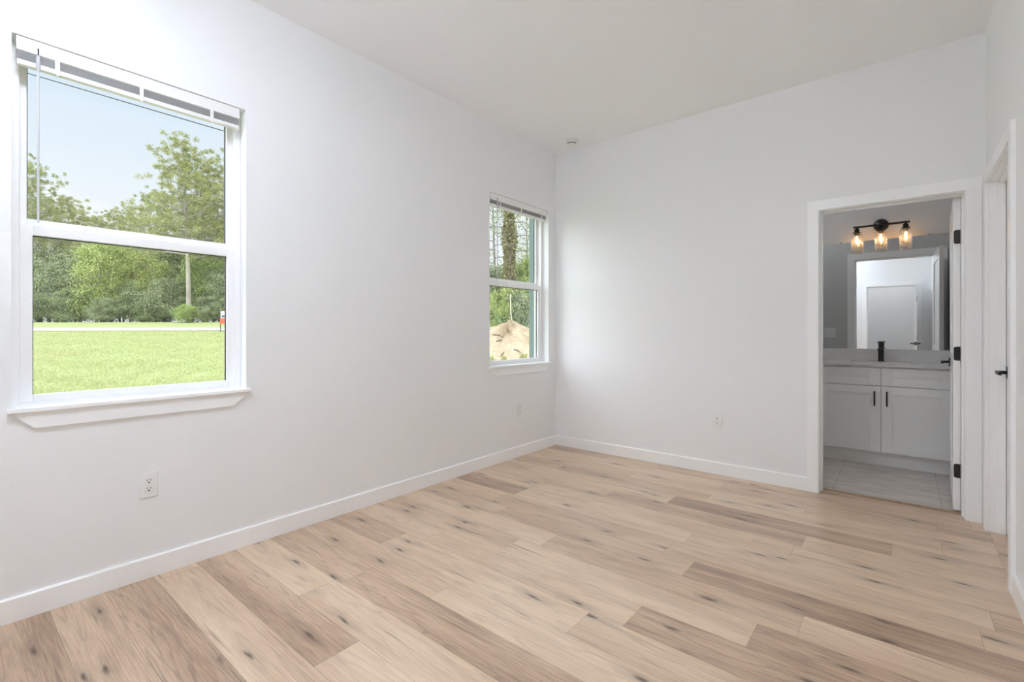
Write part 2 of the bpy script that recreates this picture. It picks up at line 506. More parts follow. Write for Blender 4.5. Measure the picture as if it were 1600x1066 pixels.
def ground_mat(name, stops, scale=0.5, fine=9.0, rough=0.95):
    m, ns, ln = new_mat(name)
    t = node(ns, 'ShaderNodeTexCoord')
    a = node(ns, 'ShaderNodeTexNoise', {'Scale': scale, 'Detail': 6.0, 'Roughness': 0.7})
    b = node(ns, 'ShaderNodeTexNoise', {'Scale': fine, 'Detail': 4.0, 'Roughness': 0.7})
    mxx = node(ns, 'ShaderNodeMixRGB', {0: 0.5})
    r = ramp(ns, stops)
    bu = node(ns, 'ShaderNodeBump', {'Strength': 0.9, 'Distance': 0.06})
    p = node(ns, 'ShaderNodeBsdfPrincipled', {'Roughness': rough, 'Specular IOR Level': 0.1})
    o = node(ns, 'ShaderNodeOutputMaterial')
    ln.new(t.outputs['Object'], a.inputs['Vector']); ln.new(t.outputs['Object'], b.inputs['Vector'])
    ln.new(a.outputs['Fac'], mxx.inputs[1]); ln.new(b.outputs['Fac'], mxx.inputs[2])
    ln.new(mxx.outputs[0], r.inputs[0]); ln.new(r.outputs[0], p.inputs['Base Color'])
    ln.new(b.outputs['Fac'], bu.inputs['Height']); ln.new(bu.outputs[0], p.inputs['Normal'])
    ln.new(p.outputs[0], o.inputs[0])
    return m
M_LAWN = ground_mat('lawn', [(0.36, (0.36, 0.30, 0.19)), (0.44, (0.29, 0.32, 0.145)), (0.54, (0.29, 0.34, 0.145)), (0.64, (0.38, 0.40, 0.23))], 0.35, 5.0)
M_ROAD = ground_mat('pale_road', [(0.35, (0.58, 0.56, 0.53)), (0.65, (0.66, 0.64, 0.61))], 0.6, 20.0)
M_SAND = ground_mat('sandy_soil', [(0.34, (0.20, 0.15, 0.10)), (0.45, (0.33, 0.26, 0.18)), (0.56, (0.42, 0.335, 0.24)), (0.66, (0.50, 0.41, 0.31))], 0.9, 7.0)

def leaf_mat(name, dark, light, trans=0.35):
    m, ns, ln = new_mat(name)
    ge = node(ns, 'ShaderNodeNewGeometry')
    oi = node(ns, 'ShaderNodeObjectInfo')
    r = ramp(ns, [(0.0, dark), (0.55, tuple((a + b) / 2 for a, b in zip(dark, light))), (1.0, light)])
    hs = node(ns, 'ShaderNodeHueSaturation', {'Saturation': 1.0})
    mr = node(ns, 'ShaderNodeMapRange', {'To Min': 0.485, 'To Max': 0.515})
    d = node(ns, 'ShaderNodeBsdfDiffuse')
    tl = node(ns, 'ShaderNodeBsdfTranslucent')
    ms = node(ns, 'ShaderNodeMixShader', {0: trans})
    o = node(ns, 'ShaderNodeOutputMaterial')
    ln.new(ge.outputs['Random Per Island'], r.inputs[0])
    ln.new(oi.outputs['Random'], mr.inputs['Value']); ln.new(mr.outputs[0], hs.inputs['Hue'])
    ln.new(r.outputs[0], hs.inputs['Color'])
    ln.new(hs.outputs[0], d.inputs[0]); ln.new(hs.outputs[0], tl.inputs[0])
    ln.new(d.outputs[0], ms.inputs[1]); ln.new(tl.outputs[0], ms.inputs[2]); ln.new(ms.outputs[0], o.inputs[0])
    return m
M_PINE = leaf_mat('pine_needles', (0.16, 0.19, 0.08), (0.66, 0.68, 0.34), 0.4)
M_OLIVE = leaf_mat('olive_leaves', (0.10, 0.14, 0.07), (0.74, 0.80, 0.54), 0.4)
M_BRIGHT = leaf_mat('bright_leaves', (0.16, 0.24, 0.06), (0.74, 0.82, 0.40), 0.4)
M_DEEP = leaf_mat('deep_green_leaves', (0.06, 0.09, 0.04), (0.64, 0.71, 0.44), 0.4)
M_IVY = leaf_mat('ivy_leaves', (0.12, 0.12, 0.05), (0.56, 0.50, 0.28), 0.35)
M_BLADE = leaf_mat('grass_blades', (0.38, 0.42, 0.18), (0.64, 0.65, 0.38), 0.4)
M_PALM = leaf_mat('palm_fronds', (0.12, 0.17, 0.10), (0.36, 0.44, 0.28))

# ------------------------------------------------------------------ room dimensions
RX, H = 3.166, 3.0                  # right wall, ceiling
RY = -4.60                          # rear wall
BY0, BY1 = 0.13, 1.645              # bathroom: inner face of the back wall, mirror wall
BX0 = 1.05                          # bathroom left wall
WIN = [(-3.889, -3.001), (-1.016, -0.130)]
WZ0, WZ1 = 0.862, 2.389
D1 = (2.309, 3.073)                 # bathroom doorway (x)
D2 = (-0.960, -0.150)               # closet doorway in the right wall (y)
D3 = (2.190, 2.955)                 # entry doorway in the rear wall (x)
DH = 2.043
JT = 0.018                          # jamb thickness
ST = 'structure'

# walls
mb = MB()
ys = sorted({-4.72, 1.765, *[v for w in WIN for v in w]})
mb.sheet(0, -0.16, 0.0, ys, [-0.60, WZ0 - 0.018, WZ1, H + 0.12],
         lambda y, z: not (WZ0 - 0.018 < z < WZ1 and any(a < y < b for a, b in WIN)))
wl = mb.build('wall_left', [M_WALL, M_STUCCO])
for pl in wl.data.polygons:
    if pl.center.x < -0.155 and abs(pl.normal.x) > 0.9:
        pl.material_index = 1
tag(wl, 'white left wall with the two windows in it', 'wall', kind=ST)
mb = MB()
mb.sheet(1, 0.0, BY0, [0.0, D1[0] - JT, D1[1] + JT, RX], [0, DH + JT, H], lambda x, z: not (D1[0] - JT < x < D1[1] + JT and z < DH + JT))
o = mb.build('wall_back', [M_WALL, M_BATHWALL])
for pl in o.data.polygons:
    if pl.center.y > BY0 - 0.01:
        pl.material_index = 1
tag(o, 'white back wall with the open bathroom doorway', 'wall', kind=ST)
mb = MB()
mb.sheet(0, RX, RX + 0.12, [-4.72, D2[0] - JT, D2[1] + JT, 1.765], [-0.1, DH + JT, H], lambda y, z: not (D2[0] - JT < y < D2[1] + JT and z < DH + JT))
tag(mb.build('wall_right', M_WALL), 'white right wall at the edge of the photo, with a closet door', 'wall', kind=ST)
mb = MB()
mb.sheet(1, RY - 0.12, RY, [0.0, D3[0] - JT, D3[1] + JT, RX], [0, DH + JT, H], lambda x, z: not (D3[0] - JT < x < D3[1] + JT and z < DH + JT))
tag(mb.build('wall_rear', M_WALL), 'white rear wall with the entry doorway, seen in the bathroom mirror', 'wall', kind=ST)
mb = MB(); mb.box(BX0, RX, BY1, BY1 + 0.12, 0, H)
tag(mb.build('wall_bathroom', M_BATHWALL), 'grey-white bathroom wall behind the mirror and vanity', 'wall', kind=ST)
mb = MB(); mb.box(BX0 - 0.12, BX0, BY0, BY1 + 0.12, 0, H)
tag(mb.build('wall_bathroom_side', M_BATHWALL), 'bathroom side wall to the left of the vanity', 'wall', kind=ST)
mb = MB()
mb.box(1.3, 4.2, -6.32, -6.20, 0, H)
mb.box(1.18, 1.3, -6.32, -4.72, 0, H)
mb.box(4.08, 4.2, -6.20, -4.72, 0, H)
mb.box(RX + 0.12, 4.08, -4.84, -4.72, 0, H)
tag(mb.build('wall_hall', M_WALL), 'hall walls beyond the entry doorway, seen in the mirror', 'wall', kind=ST)
mb = MB()  # unseen walls added so no sun leaks round the closet door
mb.box(3.95, 4.05, -1.6, 0.5, 0, H); mb.box(RX + 0.12, 3.95, -1.6, -1.5, 0, H); mb.box(RX + 0.12, 3.95, 0.4, 0.5, 0, H)
tag(mb.build('wall_closet_blocker', M_WALL), 'added unseen closet walls keeping sun out behind the closed door at the right', 'wall', kind=ST)
mb = MB(); mb.box(0.0, RX, RY - 0.12, BY1 + 0.12, H, H + 0.12); mb.box(RX, 4.3, -6.4, 1.765, H, H + 0.12); mb.box(1.1, RX, -6.4, RY - 0.12, H, H + 0.12)
tag(mb.build('ceiling', M_CEIL), 'smooth white ceiling of the room', 'ceiling', kind=ST)

# bedroom floor, plank by plank in one mesh
rnd = random.Random(11)
PW = 0.18
fixed = {4: [(1.53, 2.73, 0.45)], 5: [(1.14, 2.35, 0.57)], 9: [(1.96, 3.18, 0.41)], 11: [(2.33, 3.18, 0.39)], 12: [(1.92, 3.14, 0.43)],
         17: [(-0.02, 1.19, 0.48)], 19: [(-0.02, 1.21, 0.43)], 15: [(-0.02, 0.75, 0.59)], 21: [(-0.02, 0.9, 0.52)], 13: [(-0.02, 0.55, 0.61)],
         7: [(-0.02, 0.62, 0.48)], 3: [(-0.02, 0.5, 0.63)]}
planks = []
for r in range(0, 27):
    y1 = -PW * r; y0 = max(y1 - PW, -4.72)
    if y1 <= -4.72: break
    fx = sorted(fixed.get(r, []))
    cuts = []
    if fx:
        a, b, tn = fx[0]
        cuts.append((a, b, tn))
        x = a
        while x > 0:
            cuts.append((x - 1.22, x, None)); x -= 1.22
        x = b
        while x < RX:
            cuts.append((x, x + 1.22, None)); x += 1.22
    else:
        x = -rnd.uniform(0.05, 1.2)
        while x < RX:
            cuts.append((x, x + 1.22, None)); x += 1.22
    for a, b, tn in cuts:
        a, b = max(a, 0.0), min(b, RX)
        if b - a < 0.01: continue
        if tn is None:
            tn = min(0.98, max(0.46, rnd.gauss(0.79, 0.11)))
        planks.append((a, b, y0, y1, tn))
planks.append((D1[0] - JT, D1[1] + JT, 0.0, 0.115, 0.55))       # into the bathroom doorway
planks.append((RX, RX + 0.12, D2[0] - JT, D2[1] + JT, 0.7))       # into the closet doorway
g = 0.0004
bm = bmesh.new()
ul = bm.loops.layers.uv.new('grain')
tl_ = bm.faces.layers.float.new('tone')
for a, b, y0, y1, tn in planks:
    f = bm.faces.new([bm.verts.new(v) for v in ((a + g, y0 + g, 0), (b - g, y0 + g, 0), (b - g, y1 - g, 0), (a + g, y1 - g, 0))])
    f[tl_] = tn
    ox, oy = rnd.uniform(0, 60), rnd.uniform(0, 60)
    for lp in f.loops:
        lp[ul].uv = (lp.vert.co.x + ox, lp.vert.co.y + oy)
for bx in ((0.0, RX, -4.72, 0.0, -0.1, -0.0015), (D1[0] - JT, D1[1] + JT, 0.0, 0.115, -0.1, -0.0015), (RX, RX + 0.12, D2[0] - JT, D2[1] + JT, -0.1, -0.0015)):
    x0, x1, y0, y1, z0, z1 = bx
    vs = [bm.verts.new(v) for v in ((x0, y0, z0), (x1, y0, z0), (x1, y1, z0), (x0, y1, z0), (x0, y0, z1), (x1, y0, z1), (x1, y1, z1), (x0, y1, z1))]
    for q in ((0, 3, 2, 1), (4, 5, 6, 7), (0, 1, 5, 4), (1, 2, 6, 5), (2, 3, 7, 6), (3, 0, 4, 7)):
        bm.faces.new([vs[i] for i in q]).material_index = 1
me = bpy.data.meshes.new('floor'); bm.to_mesh(me); bm.free()
me.materials.append(M_OAK); me.materials.append(M_GAP)
o = bpy.data.objects.new('floor', me); COL.objects.link(o)
tag(o, 'light oak vinyl plank floor with dark knots', 'floor', kind=ST)
mb = MB(); mb.box(BX0, RX, 0.115, BY1, -0.1, 0.002)
tag(mb.build('floor_bathroom', M_TILE), 'greige stone tile floor of the bathroom', 'floor', kind=ST)
mb = MB(); mb.box(1.18, 4.2, -6.32, -4.72, -0.1, 0.0); mb.box(RX + 0.12, 4.05, -1.6, 0.5, -0.1, 0.0)
tag(mb.build('floor_hall', M_GAP), 'brown floor of the hall and closet', 'floor', kind=ST)
mb = MB(); mb.prism([(0.088, 0.0), (0.135, 0.0), (0.133, 0.004), (0.118, 0.008), (0.10, 0.007)], 0, D1[0] + 0.002, D1[1] - 0.002)
M_STRIP = paint('oak_strip', (0.34, 0.22, 0.13), 0.5, 0.2, 30, 0.4, 0.2)
tag(mb.build('trim_4', M_STRIP), 'brown oak threshold strip between plank floor and bathroom tile', 'threshold', kind=ST)

# baseboards
def base_board(name, axis, a0, a1, face, sign, label, mat=M_TRIM):
    """axis: along x (0) or y (1); face = wall surface; sign = side the board stands on"""
    t, h = 0.013 * sign, 0.100
    pr = [(face, 0.0005), (face + t, 0.0005), (face + t, h - 0.006), (face + t * 0.55, h), (face, h)]
    mb = MB(); mb.prism(pr, axis, a0, a1)
    return tag(mb.build(name, mat), label, 'baseboard', kind=ST)
CW, CT, RV = 0.072, 0.018, 0.005     # casing width, thickness, reveal
base_board('baseboard_left', 1, RY, 0.0, 0.0, 1, 'white baseboard along the left wall under the windows')
base_board('baseboard_back', 0, 0.013, D1[0] - RV - CW, 0.0, -1, 'white baseboard along the back wall left of the doorway')
base_board('baseboard_right', 1, RY + 0.013, D2[0] - RV - CW, RX, -1, 'white baseboard along the right wall at the photo edge')
base_board('baseboard_rear', 0, 0.013, D3[0] - RV - CW, RY, 1, 'white baseboard along the rear wall behind the camera')

# door casings with jambs and stops
def door_trim(name, axis, span, f0, f1, label, stop_at, both=True):
    """axis the wall runs along; f0/f1 its two faces"""
    mb = MB()
    a, b = span
    def bx(u0, u1, w0, w1, z0, z1, bev=0.0015):
        if axis == 0: mb.box(u0, u1, w0, w1, z0, z1, bev)
        else: mb.box(w0, w1, u0, u1, z0, z1, bev)
    lo, hi = min(f0, f1), max(f0, f1)
    bx(a - JT, a, lo, hi, 0, DH + JT); bx(b, b + JT, lo, hi, 0, DH + JT); bx(a, b, lo, hi, DH, DH + JT)
    s0, s1 = stop_at
    bx(a, a + 0.011, s0, s1, 0, DH); bx(b - 0.011, b, s0, s1, 0, DH); bx(a + 0.011, b - 0.011, s0, s1, DH - 0.011, DH)
    for face, sg in ((lo, -1), (hi, 1)) if both else ((f0, -1 if f0 < f1 else 1),):
        w0, w1 = sorted((face, face + sg * CT))
        bx(a - RV - CW, a - RV, w0, w1, 0.0, DH + RV, 0.002)
        bx(b + RV, b + RV + CW, w0, w1, 0.0, DH + RV, 0.002)
        bx(a - RV - CW, b + RV + CW, w0, w1, DH + RV, DH + RV + CW, 0.002)
    return tag(mb.build(name, M_TRIM), label, 'door casing', kind=ST)
door_trim('trim_1', 0, D1, 0.0, BY0, 'white flat casing around the open bathroom doorway', (0.055, 0.088))
door_trim('trim_2', 1, D2, RX, RX + 0.12, 'white casing around the closet door on the right wall', (RX + 0.035, RX + 0.068), both=False)
door_trim('trim_3', 0, D3, RY, RY - 0.12, 'white casing around the entry doorway seen in the mirror', (RY - 0.085, RY - 0.05))

# doors: local x along the leaf from the hinge pin, local y through its thickness
DT = 0.035
def make_door(name, pin, rz, w, label, flip=1, levers=(1, -1), hinges=True):
    d = thing(name, (pin[0], pin[1], 0), label, 'door', kind=ST, rz=rz)
    z0, z1 = 0.012, DH - 0.004
    x0, x1 = 0.002, w
    y0, y1 = (0.0, DT) if flip > 0 else (-DT, 0.0)
    sw = 0.115
    rails = [(z0, z0 + 0.20), (0.90, 1.02), (z1 - 0.115, z1)]
    mb = MB()
    mb.sheet(1, y0, y1, [x0, x0 + sw, x1 - sw, x1], [z0, rails[0][1], rails[1][0], rails[1][1], rails[2][0], z1],
             lambda x, z: not (x0 + sw < x < x1 - sw and (rails[0][1] < z < rails[1][0] or rails[1][1] < z < rails[2][0])))
    mb.build('door_leaf', M_DOOR, d)
    for za, zb in ((rails[0][1], rails[1][0]), (rails[1][1], rails[2][0])):
        mb = MB(); mb.box(x0 + sw, x1 - sw, y0 + 0.009, y1 - 0.009, za, zb)
        mb.build('panel', M_DOOR, d)
    if hinges:
        for hz in (0.267, 1.028, 1.786):
            mb = MB()
            r = 0.012
            ya, yb = (y0 + 0.001, y1 - 0.003) if flip > 0 else (y0 + 0.003, y1 - 0.001)
            # leaf with two rounded corners on the edge of the door
            out = []
            far, near = (yb, ya) if flip > 0 else (ya, yb)
            sgn = 1 if far > near else -1
            out.append((near, hz - 0.045))
            for k in range(6):
                a = -PI / 2 + k * PI / 10
                out.append((far - sgn * r + sgn * r * math.cos(a), hz - 0.045 + r + r * math.sin(a)))
            for k in range(6):
                a = k * PI / 10
                out.append((far - sgn * r + sgn * r * math.cos(a), hz + 0.045 - r + r * math.sin(a)))
            out.append((near, hz + 0.045))
            mb.prism(out, 0, x0 - 0.0022, x0 + 0.001)
            mb.lathe([(0.0, hz - 0.048), (0.0055, hz - 0.046), (0.0055, hz + 0.046), (0.0, hz + 0.048)], (0.0, -0.006 * flip, 0), n=12)
            mb.build('hinge', M_BLACK, d)
    lx, lz = w - 0.065, 0.940
    for sd_ in levers:
        fy = y1 if sd_ > 0 else y0
        h = bpy.data.objects.new('lever_handle', None); COL.objects.link(h); h.parent = d
        mb = MB(); mb.box(lx - 0.032, lx + 0.032, fy, fy + sd_ * 0.008, lz - 0.032, lz + 0.032, 0.002)
        mb.build('rosette', M_BLACK, h)
        mb = MB(); mb.lathe([(0.010, fy + sd_ * 0.008), (0.010, fy + sd_ * 0.045)], (lx, 0, lz), axis=1, n=16)
        mb.box(lx - 0.115, lx + 0.012, fy + sd_ * 0.040, fy + sd_ * 0.053, lz - 0.010, lz + 0.010, 0.002)
        mb.build('lever', M_BLACK, h)
    mb = MB(); mb.box(x1, x1 + 0.0015, (y0 + y1) / 2 - 0.0125, (y0 + y1) / 2 + 0.0125, lz - 0.028, lz + 0.028)
    mb.box(x1, x1 + 0.009, (y0 + y1) / 2 - 0.007, (y0 + y1) / 2 + 0.007, lz - 0.009, lz + 0.009, 0.001)
    mb.build('latch', M_BLACK, d)
    return d
make_door('door_1', (D1[1] - 0.011, BY0 + 0.006), math.radians(88.1), 0.752, 'white two-panel door swung open into the bathroom, black hinges')
make_door('door_2', (RX + 0.107, D2[0] + 0.003), math.radians(90), 0.803, 'closed white closet door with black lever, at the right edge', flip=1, levers=(1,), hinges=False)
make_door('door_3', (D3[1] - 0.004, RY + 0.006), math.radians(90.5), 0.757, 'white entry door standing open beside the rear doorway, seen in the mirror', flip=1)

# ------------------------------------------------------------------ windows
def make_window(i, ya, yb, label):
    w = thing('window_%d' % i, (0, (ya + yb) / 2, WZ0), label, 'window', kind=ST)
    O = w.location
    # vinyl frame set in the opening
    mb = MB(O)
    fi = 0.028
    x0, x1 = -0.160, -0.075
    mb.box(x0, x1, ya, ya + fi, WZ0, WZ1, 0.002); mb.box(x0, x1, yb - fi, yb, WZ0, WZ1, 0.002)
    mb.box(x0, x1, ya + fi, yb - fi, WZ0, WZ0 + 0.012, 0.001); mb.box(x0, x1, ya + fi, yb - fi, WZ1 - fi, WZ1, 0.002)
    # parting bead
    mb.box(-0.118, -0.114, ya + fi, ya + fi + 0.006, 1.6, WZ1 - fi); mb.box(-0.118, -0.114, yb - fi - 0.006, yb - fi, 1.6, WZ1 - fi)
    mb.build('frame', M_VINYL, w)
    def sash(name, xf, xb, a, b, z0, z1, st, rb, rt):
        mb = MB(O)
        mb.box(xb, xf, a, a + st, z0, z1, 0.0025); mb.box(xb, xf, b - st, b, z0, z1, 0.0025)
        mb.box(xb, xf, a + st, b - st, z0, z0 + rb, 0.0025); mb.box(xb, xf, a + st, b - st, z1 - rt, z1, 0.0025)
        s = mb.build(name, M_VINYL, w)
        mb = MB(O); xm = (xf + xb) / 2
        mb.box(xm - 0.002, xm + 0.002, a + st - 0.004, b - st + 0.004, z0 + rb - 0.004, z1 - rt + 0.004)
        mb.build('glass', M_GLASS, s)
        mb = MB(O); t = 0.0035       # dark gasket round the pane, on the far side
        xg0, xg1 = xb + 0.001, xm - 0.003
        mb.box(xg0, xg1, a + st, a + st + t, z0 + rb, z1 - rt); mb.box(xg0, xg1, b - st - t, b - st, z0 + rb, z1 - rt)
        mb.box(xg0, xg1, a + st + t, b - st - t, z1 - rt - t, z1 - rt)
        mb.build('gasket', M_GASKET, s)
        return s
    lo = sash('lower_sash', -0.082, -0.112, ya + fi, yb - fi + 0.004, WZ0 + 0.012, 1.628, 0.040, 0.030, 0.042)
    sash('upper_sash', -0.119, -0.149, ya + fi - 0.004, yb - fi + 0.004, 1.618, WZ1 - fi, 0.030, 0.042, 0.03)
    for f in (0.30, 0.70):            # two sash locks on the meeting rail
        yy = ya + (yb - ya) * f
        mb = MB(O); mb.box(-0.108, -0.086, yy - 0.028, yy + 0.028, 1.6275, 1.633, 0.0015)
        mb.box(-0.102, -0.092, yy - 0.010, yy + 0.018, 1.633, 1.639, 0.0015)
        mb.build('sash_lock', M_VINYL, w)
    # stool and mitred apron
    mb = MB(O)
    mb.box(-0.078, 0.001, ya + 0.001, yb - 0.001, WZ0 - 0.018, WZ0, 0.0)
    mb.box(0.0, 0.030, ya - 0.014, yb + 0.014, WZ0 - 0.018, WZ0, 0.003)
    mb.build('sill', M_TRIM, w)
    mb = MB(O)
    e0, e1 = ya - 0.006, yb + 0.006
    mb.prism([(e0, WZ0 - 0.018), (e0 + 0.070, WZ0 - 0.088), (e1 - 0.070, WZ0 - 0.088), (e1, WZ0 - 0.018)], 0, 0.0005, 0.014, 0.0015)
    mb.build('apron', M_TRIM, w)
    return w
make_window(1, *WIN[0], 'large left white single-hung window looking on to the lawn and road')
make_window(2, *WIN[1], 'farther white single-hung window beside the room corner, looking on to a dirt mound')
mb = MB(); mb.box(-0.235, -0.1605, -0.146, -0.03, WZ0 - 0.1, WZ1 + 0.1, 0.004)
mb.box(-0.195, -0.1605, -0.154, -0.146, WZ0 - 0.02, WZ1 + 0.02, 0.002)
tag(mb.build('trim_5', M_TEAL), 'teal board outside along the right edge of the far window', 'trim', kind=ST)
for a, b in WIN:                       # portals: help the renderer sample the sky through the openings
    ld = bpy.data.lights.new('window_daylight', 'AREA')
    ld.shape = 'RECTANGLE'; ld.size = WZ1 - WZ0; ld.size_y = b - a
    ld.cycles.is_portal = True
    lo = bpy.data.objects.new('window_daylight', ld); COL.objects.link(lo)
    lo.location = (-0.165, (a + b) / 2, (WZ0 + WZ1) / 2)
    lo.rotation_euler = (0, -PI / 2, 0)

# ------------------------------------------------------------------ blinds, drawn up
def make_blind(ya, yb, label, wand_y, tapes):
    b = thing('window_blind', (-0.03, (ya + yb) / 2, 2.27), label, 'blind', 'raised mini blinds in the windows')
    O = b.location
    a, c = ya + 0.014, yb - 0.030
    mb = MB(O)
    # head rail with a shaped lower lip
    mb.prism([(-0.040, 2.3865), (-0.040, 2.333), (-0.012, 2.333), (-0.009, 2.329), (-0.003, 2.330), (-0.002, 2.350), (-0.008, 2.353), (-0.008, 2.3865)], 1, a, c)
    mb.build('head_rail', M_PLASTIC, b)
    mb = MB(O)
    for k in range(8):
        z = 2.3255 - k * 0.0040
        mb.prism([(-0.033, z - 0.0010), (-0.0075, z - 0.0010), (-0.0075, z), (-0.020, z + 0.0010), (-0.033, z)], 1, a + 0.002, c - 0.002)
    mb.build('slat_stack', M_SLAT, b)
    mb = MB(O); mb.box(-0.034, -0.006, a + 0.001, c - 0.001, 2.272, 2.294, 0.004)
    mb.build('bottom_rail', M_PLASTIC, b)
    for y in tapes:
        mb = MB(O); mb.box(-0.0065, -0.0035, y - 0.008, y + 0.008, 2.270, 2.334, 0.001)
        mb.lathe([(0.0, 2.262), (0.004, 2.263), (0.004, 2.271), (0.0, 2.272)], (-0.008, y, 0), n=10)
        mb.build('ladder_tape', M_PLASTIC, b)
    wy = wand_y
    mb = MB(O); mb.lathe([(0.0, 1.628), (0.0042, 1.631), (0.0042, 2.310), (0.0, 2.313)], (0.002, wy, 0), n=6, smooth=False)
    mb.lathe([(0.0, 2.258), (0.0068, 2.262), (0.0068, 2.322), (0.0, 2.327)], (0.002, wy, 0), n=8)
    wnd = mb.build('tilt_wand', glass_mat_wand, b)
    mb = MB(O); mb.tube([(-0.004, wy, 2.356), (0.003, wy, 2.351), (0.003, wy, 2.328), (-0.002, wy, 2.324)], 0.0022, 6)
    mb.build('wand_hook', M_SLOT, wnd)
    return b
glass_mat_wand = paint('clear_acrylic', (0.62, 0.62, 0.66), 0.15, 0.0)
make_blind(*WIN[0], 'white mini blind drawn up at the top of the large left window', -3.812, (-3.753, -3.462, -3.165))
make_blind(*WIN[1], 'white mini blind drawn up at the top of the far corner window', -0.915, (-0.868, -0.565, -0.240))

# ------------------------------------------------------------------ outlets and switch
def make_outlet(c, nrm, label):
    """c centre on the wall; nrm 'x' faces +x, 'y' faces -y"""
    t = thing('wall_outlet', c, label, 'outlet', 'wall outlets of the bedroom')
    def bx(mb, u0, u1, d0, d1, z0, z1, bev=0.0):
        if nrm == 'x': mb.box(d0, d1, u0, u1, z0, z1, bev)
        else: mb.box(u0, u1, -d1, -d0, z0, z1, bev)
    mb = MB(); bx(mb, -0.0365, 0.0365, 0.0, 0.006, -0.059, 0.059, 0.003)
    mb.build('cover_plate', M_PLASTIC, t)
    mb = MB(); bx(mb, -0.0168, 0.0168, 0.006, 0.0075, -0.0335, 0.0335, 0.0012)
    rc = mb.build('receptacle', M_PLASTIC, t)
    for dz in (-0.019, 0.019):
        mb = MB()
        sg = 1 if nrm == 'x' else 1
        bx(mb, -0.0075, -0.0052, 0.0072, 0.0080, dz + 0.000, dz + 0.009)
        bx(mb, 0.0052, 0.0075, 0.0072, 0.0080, dz + 0.001, dz + 0.008)
        bx(mb, -0.0030, 0.0030, 0.0072, 0.0080, dz - 0.010, dz - 0.004, 0.0003)
        mb.build('socket_slots', M_SLOT, rc)
    for dz in (-0.046, 0.046):
        mb = MB(); bx(mb, -0.003, 0.003, 0.006, 0.0068, dz - 0.003, dz + 0.003, 0.0003)
        mb.build('screw', M_PLASTIC, t)
    return t
make_outlet((0.0, -3.4365, 0.4415), 'x', 'white outlet on the left wall below the large window')
make_outlet((0.0, -0.596, 0.4415), 'x', 'white outlet on the left wall below the far corner window')
make_outlet((1.599, 0.0, 0.4415), 'y', 'white outlet on the back wall left of the bathroom doorway')
t = thing('light_switch', (2.050, BY0, 1.150), 'white double switch plate inside the bathroom, seen in the mirror', 'switch')
mb = MB(); mb.box(-0.064, 0.064, 0.0, 0.007, -0.060, 0.060, 0.003); mb.build('cover_plate', M_PLASTIC, t)
for dx in (-0.023, 0.023):
    mb = MB(); mb.box(dx - 0.005, dx + 0.005, 0.006, 0.016, -0.012, 0.012, 0.002); mb.build('toggle', M_PLASTIC, t)

# smoke detector on the ceiling
t = thing('smoke_detector', (0.325, -0.205, H), 'round white smoke detector on the ceiling near the corner', 'smoke detector')
mb = MB(); mb.lathe([(0.070, 0.0), (0.070, -0.010), (0.067, -0.013), (0.0, -0.013)], (0, 0, 0), n=48); mb.build('base', M_PLASTIC, t)
mb = MB(); mb.lathe([(0.060, -0.013), (0.058, -0.026), (0.050, -0.031), (0.044, -0.031)], (0, 0, 0), n=48); mb.build('housing', M_PLASTIC, t)
mb = MB(); mb.lathe([(0.044, -0.030), (0.040, -0.036), (0.036, -0.037)], (0, 0, 0), n=48); mb.build('vent_ring', M_SLOT, t)
mb = MB(); mb.lathe([(0.041, -0.037), (0.039, -0.044), (0.030, -0.048), (0.0, -0.049)], (0, 0, 0), n=48); mb.build('cap', M_PLASTIC, t)

# added fill lamps, all out of view, brightening bedroom, hall and bathroom
def fill_lamp(x, y, r, diff, label):
    t = thing('fill_lamp', (x, y, H), label, 'fill light')
    mb = MB(); mb.lathe([(r + 0.015, 0.0), (r + 0.015, -0.018), (r + 0.010, -0.024), (0.0, -0.024)], (0, 0, 0), n=48); mb.build('rim', M_PLASTIC, t)
    mb = MB(); mb.lathe([(r, -0.024)] + [(r * math.cos(a), -0.024 - 0.12 * math.sin(a)) for a in [k * PI / 16 for k in range(1, 8)]] + [(0.0, -0.144)], (0, 0, 0), n=48)
    mb.build('diffuser', diff, t)
    return t
def fill_bowl(x, y, label):
    t = thing('fill_lamp', (x, y, H), label, 'fill light')
    mb = MB(); mb.lathe([(0.065, 0.0), (0.065, -0.012), (0.055, -0.022), (0.010, -0.024), (0.010, -0.150), (0.0, -0.150)], (0, 0, 0), n=32); mb.build('stem', M_PLASTIC, t)
    mb = MB(); mb.lathe([(0.0, -0.120), (0.199, -0.118), (0.205, -0.122), (0.195, -0.150), (0.160, -0.190), (0.100, -0.218), (0.0, -0.228)], (0, 0, 0), n=48); mb.build('bowl', M_DIFFUSER, t)
    return t
fill_bowl(1.38, -3.95, 'added opal bowl lamp under the bedroom ceiling, unseen fill light for the room')
fill_lamp(2.5, -5.45, 0.16, M_HALLDIFF, 'added flush lamp on the hall ceiling, unseen fill light beyond the entry doorway')  # added to light the hall that shows in the mirror

fill_lamp(1.70, 0.52, 0.15, M_BATHDIFF, 'added flush lamp on the bathroom ceiling, unseen fill light left of the doorway')  # added out of sight to lift the bathroom's light

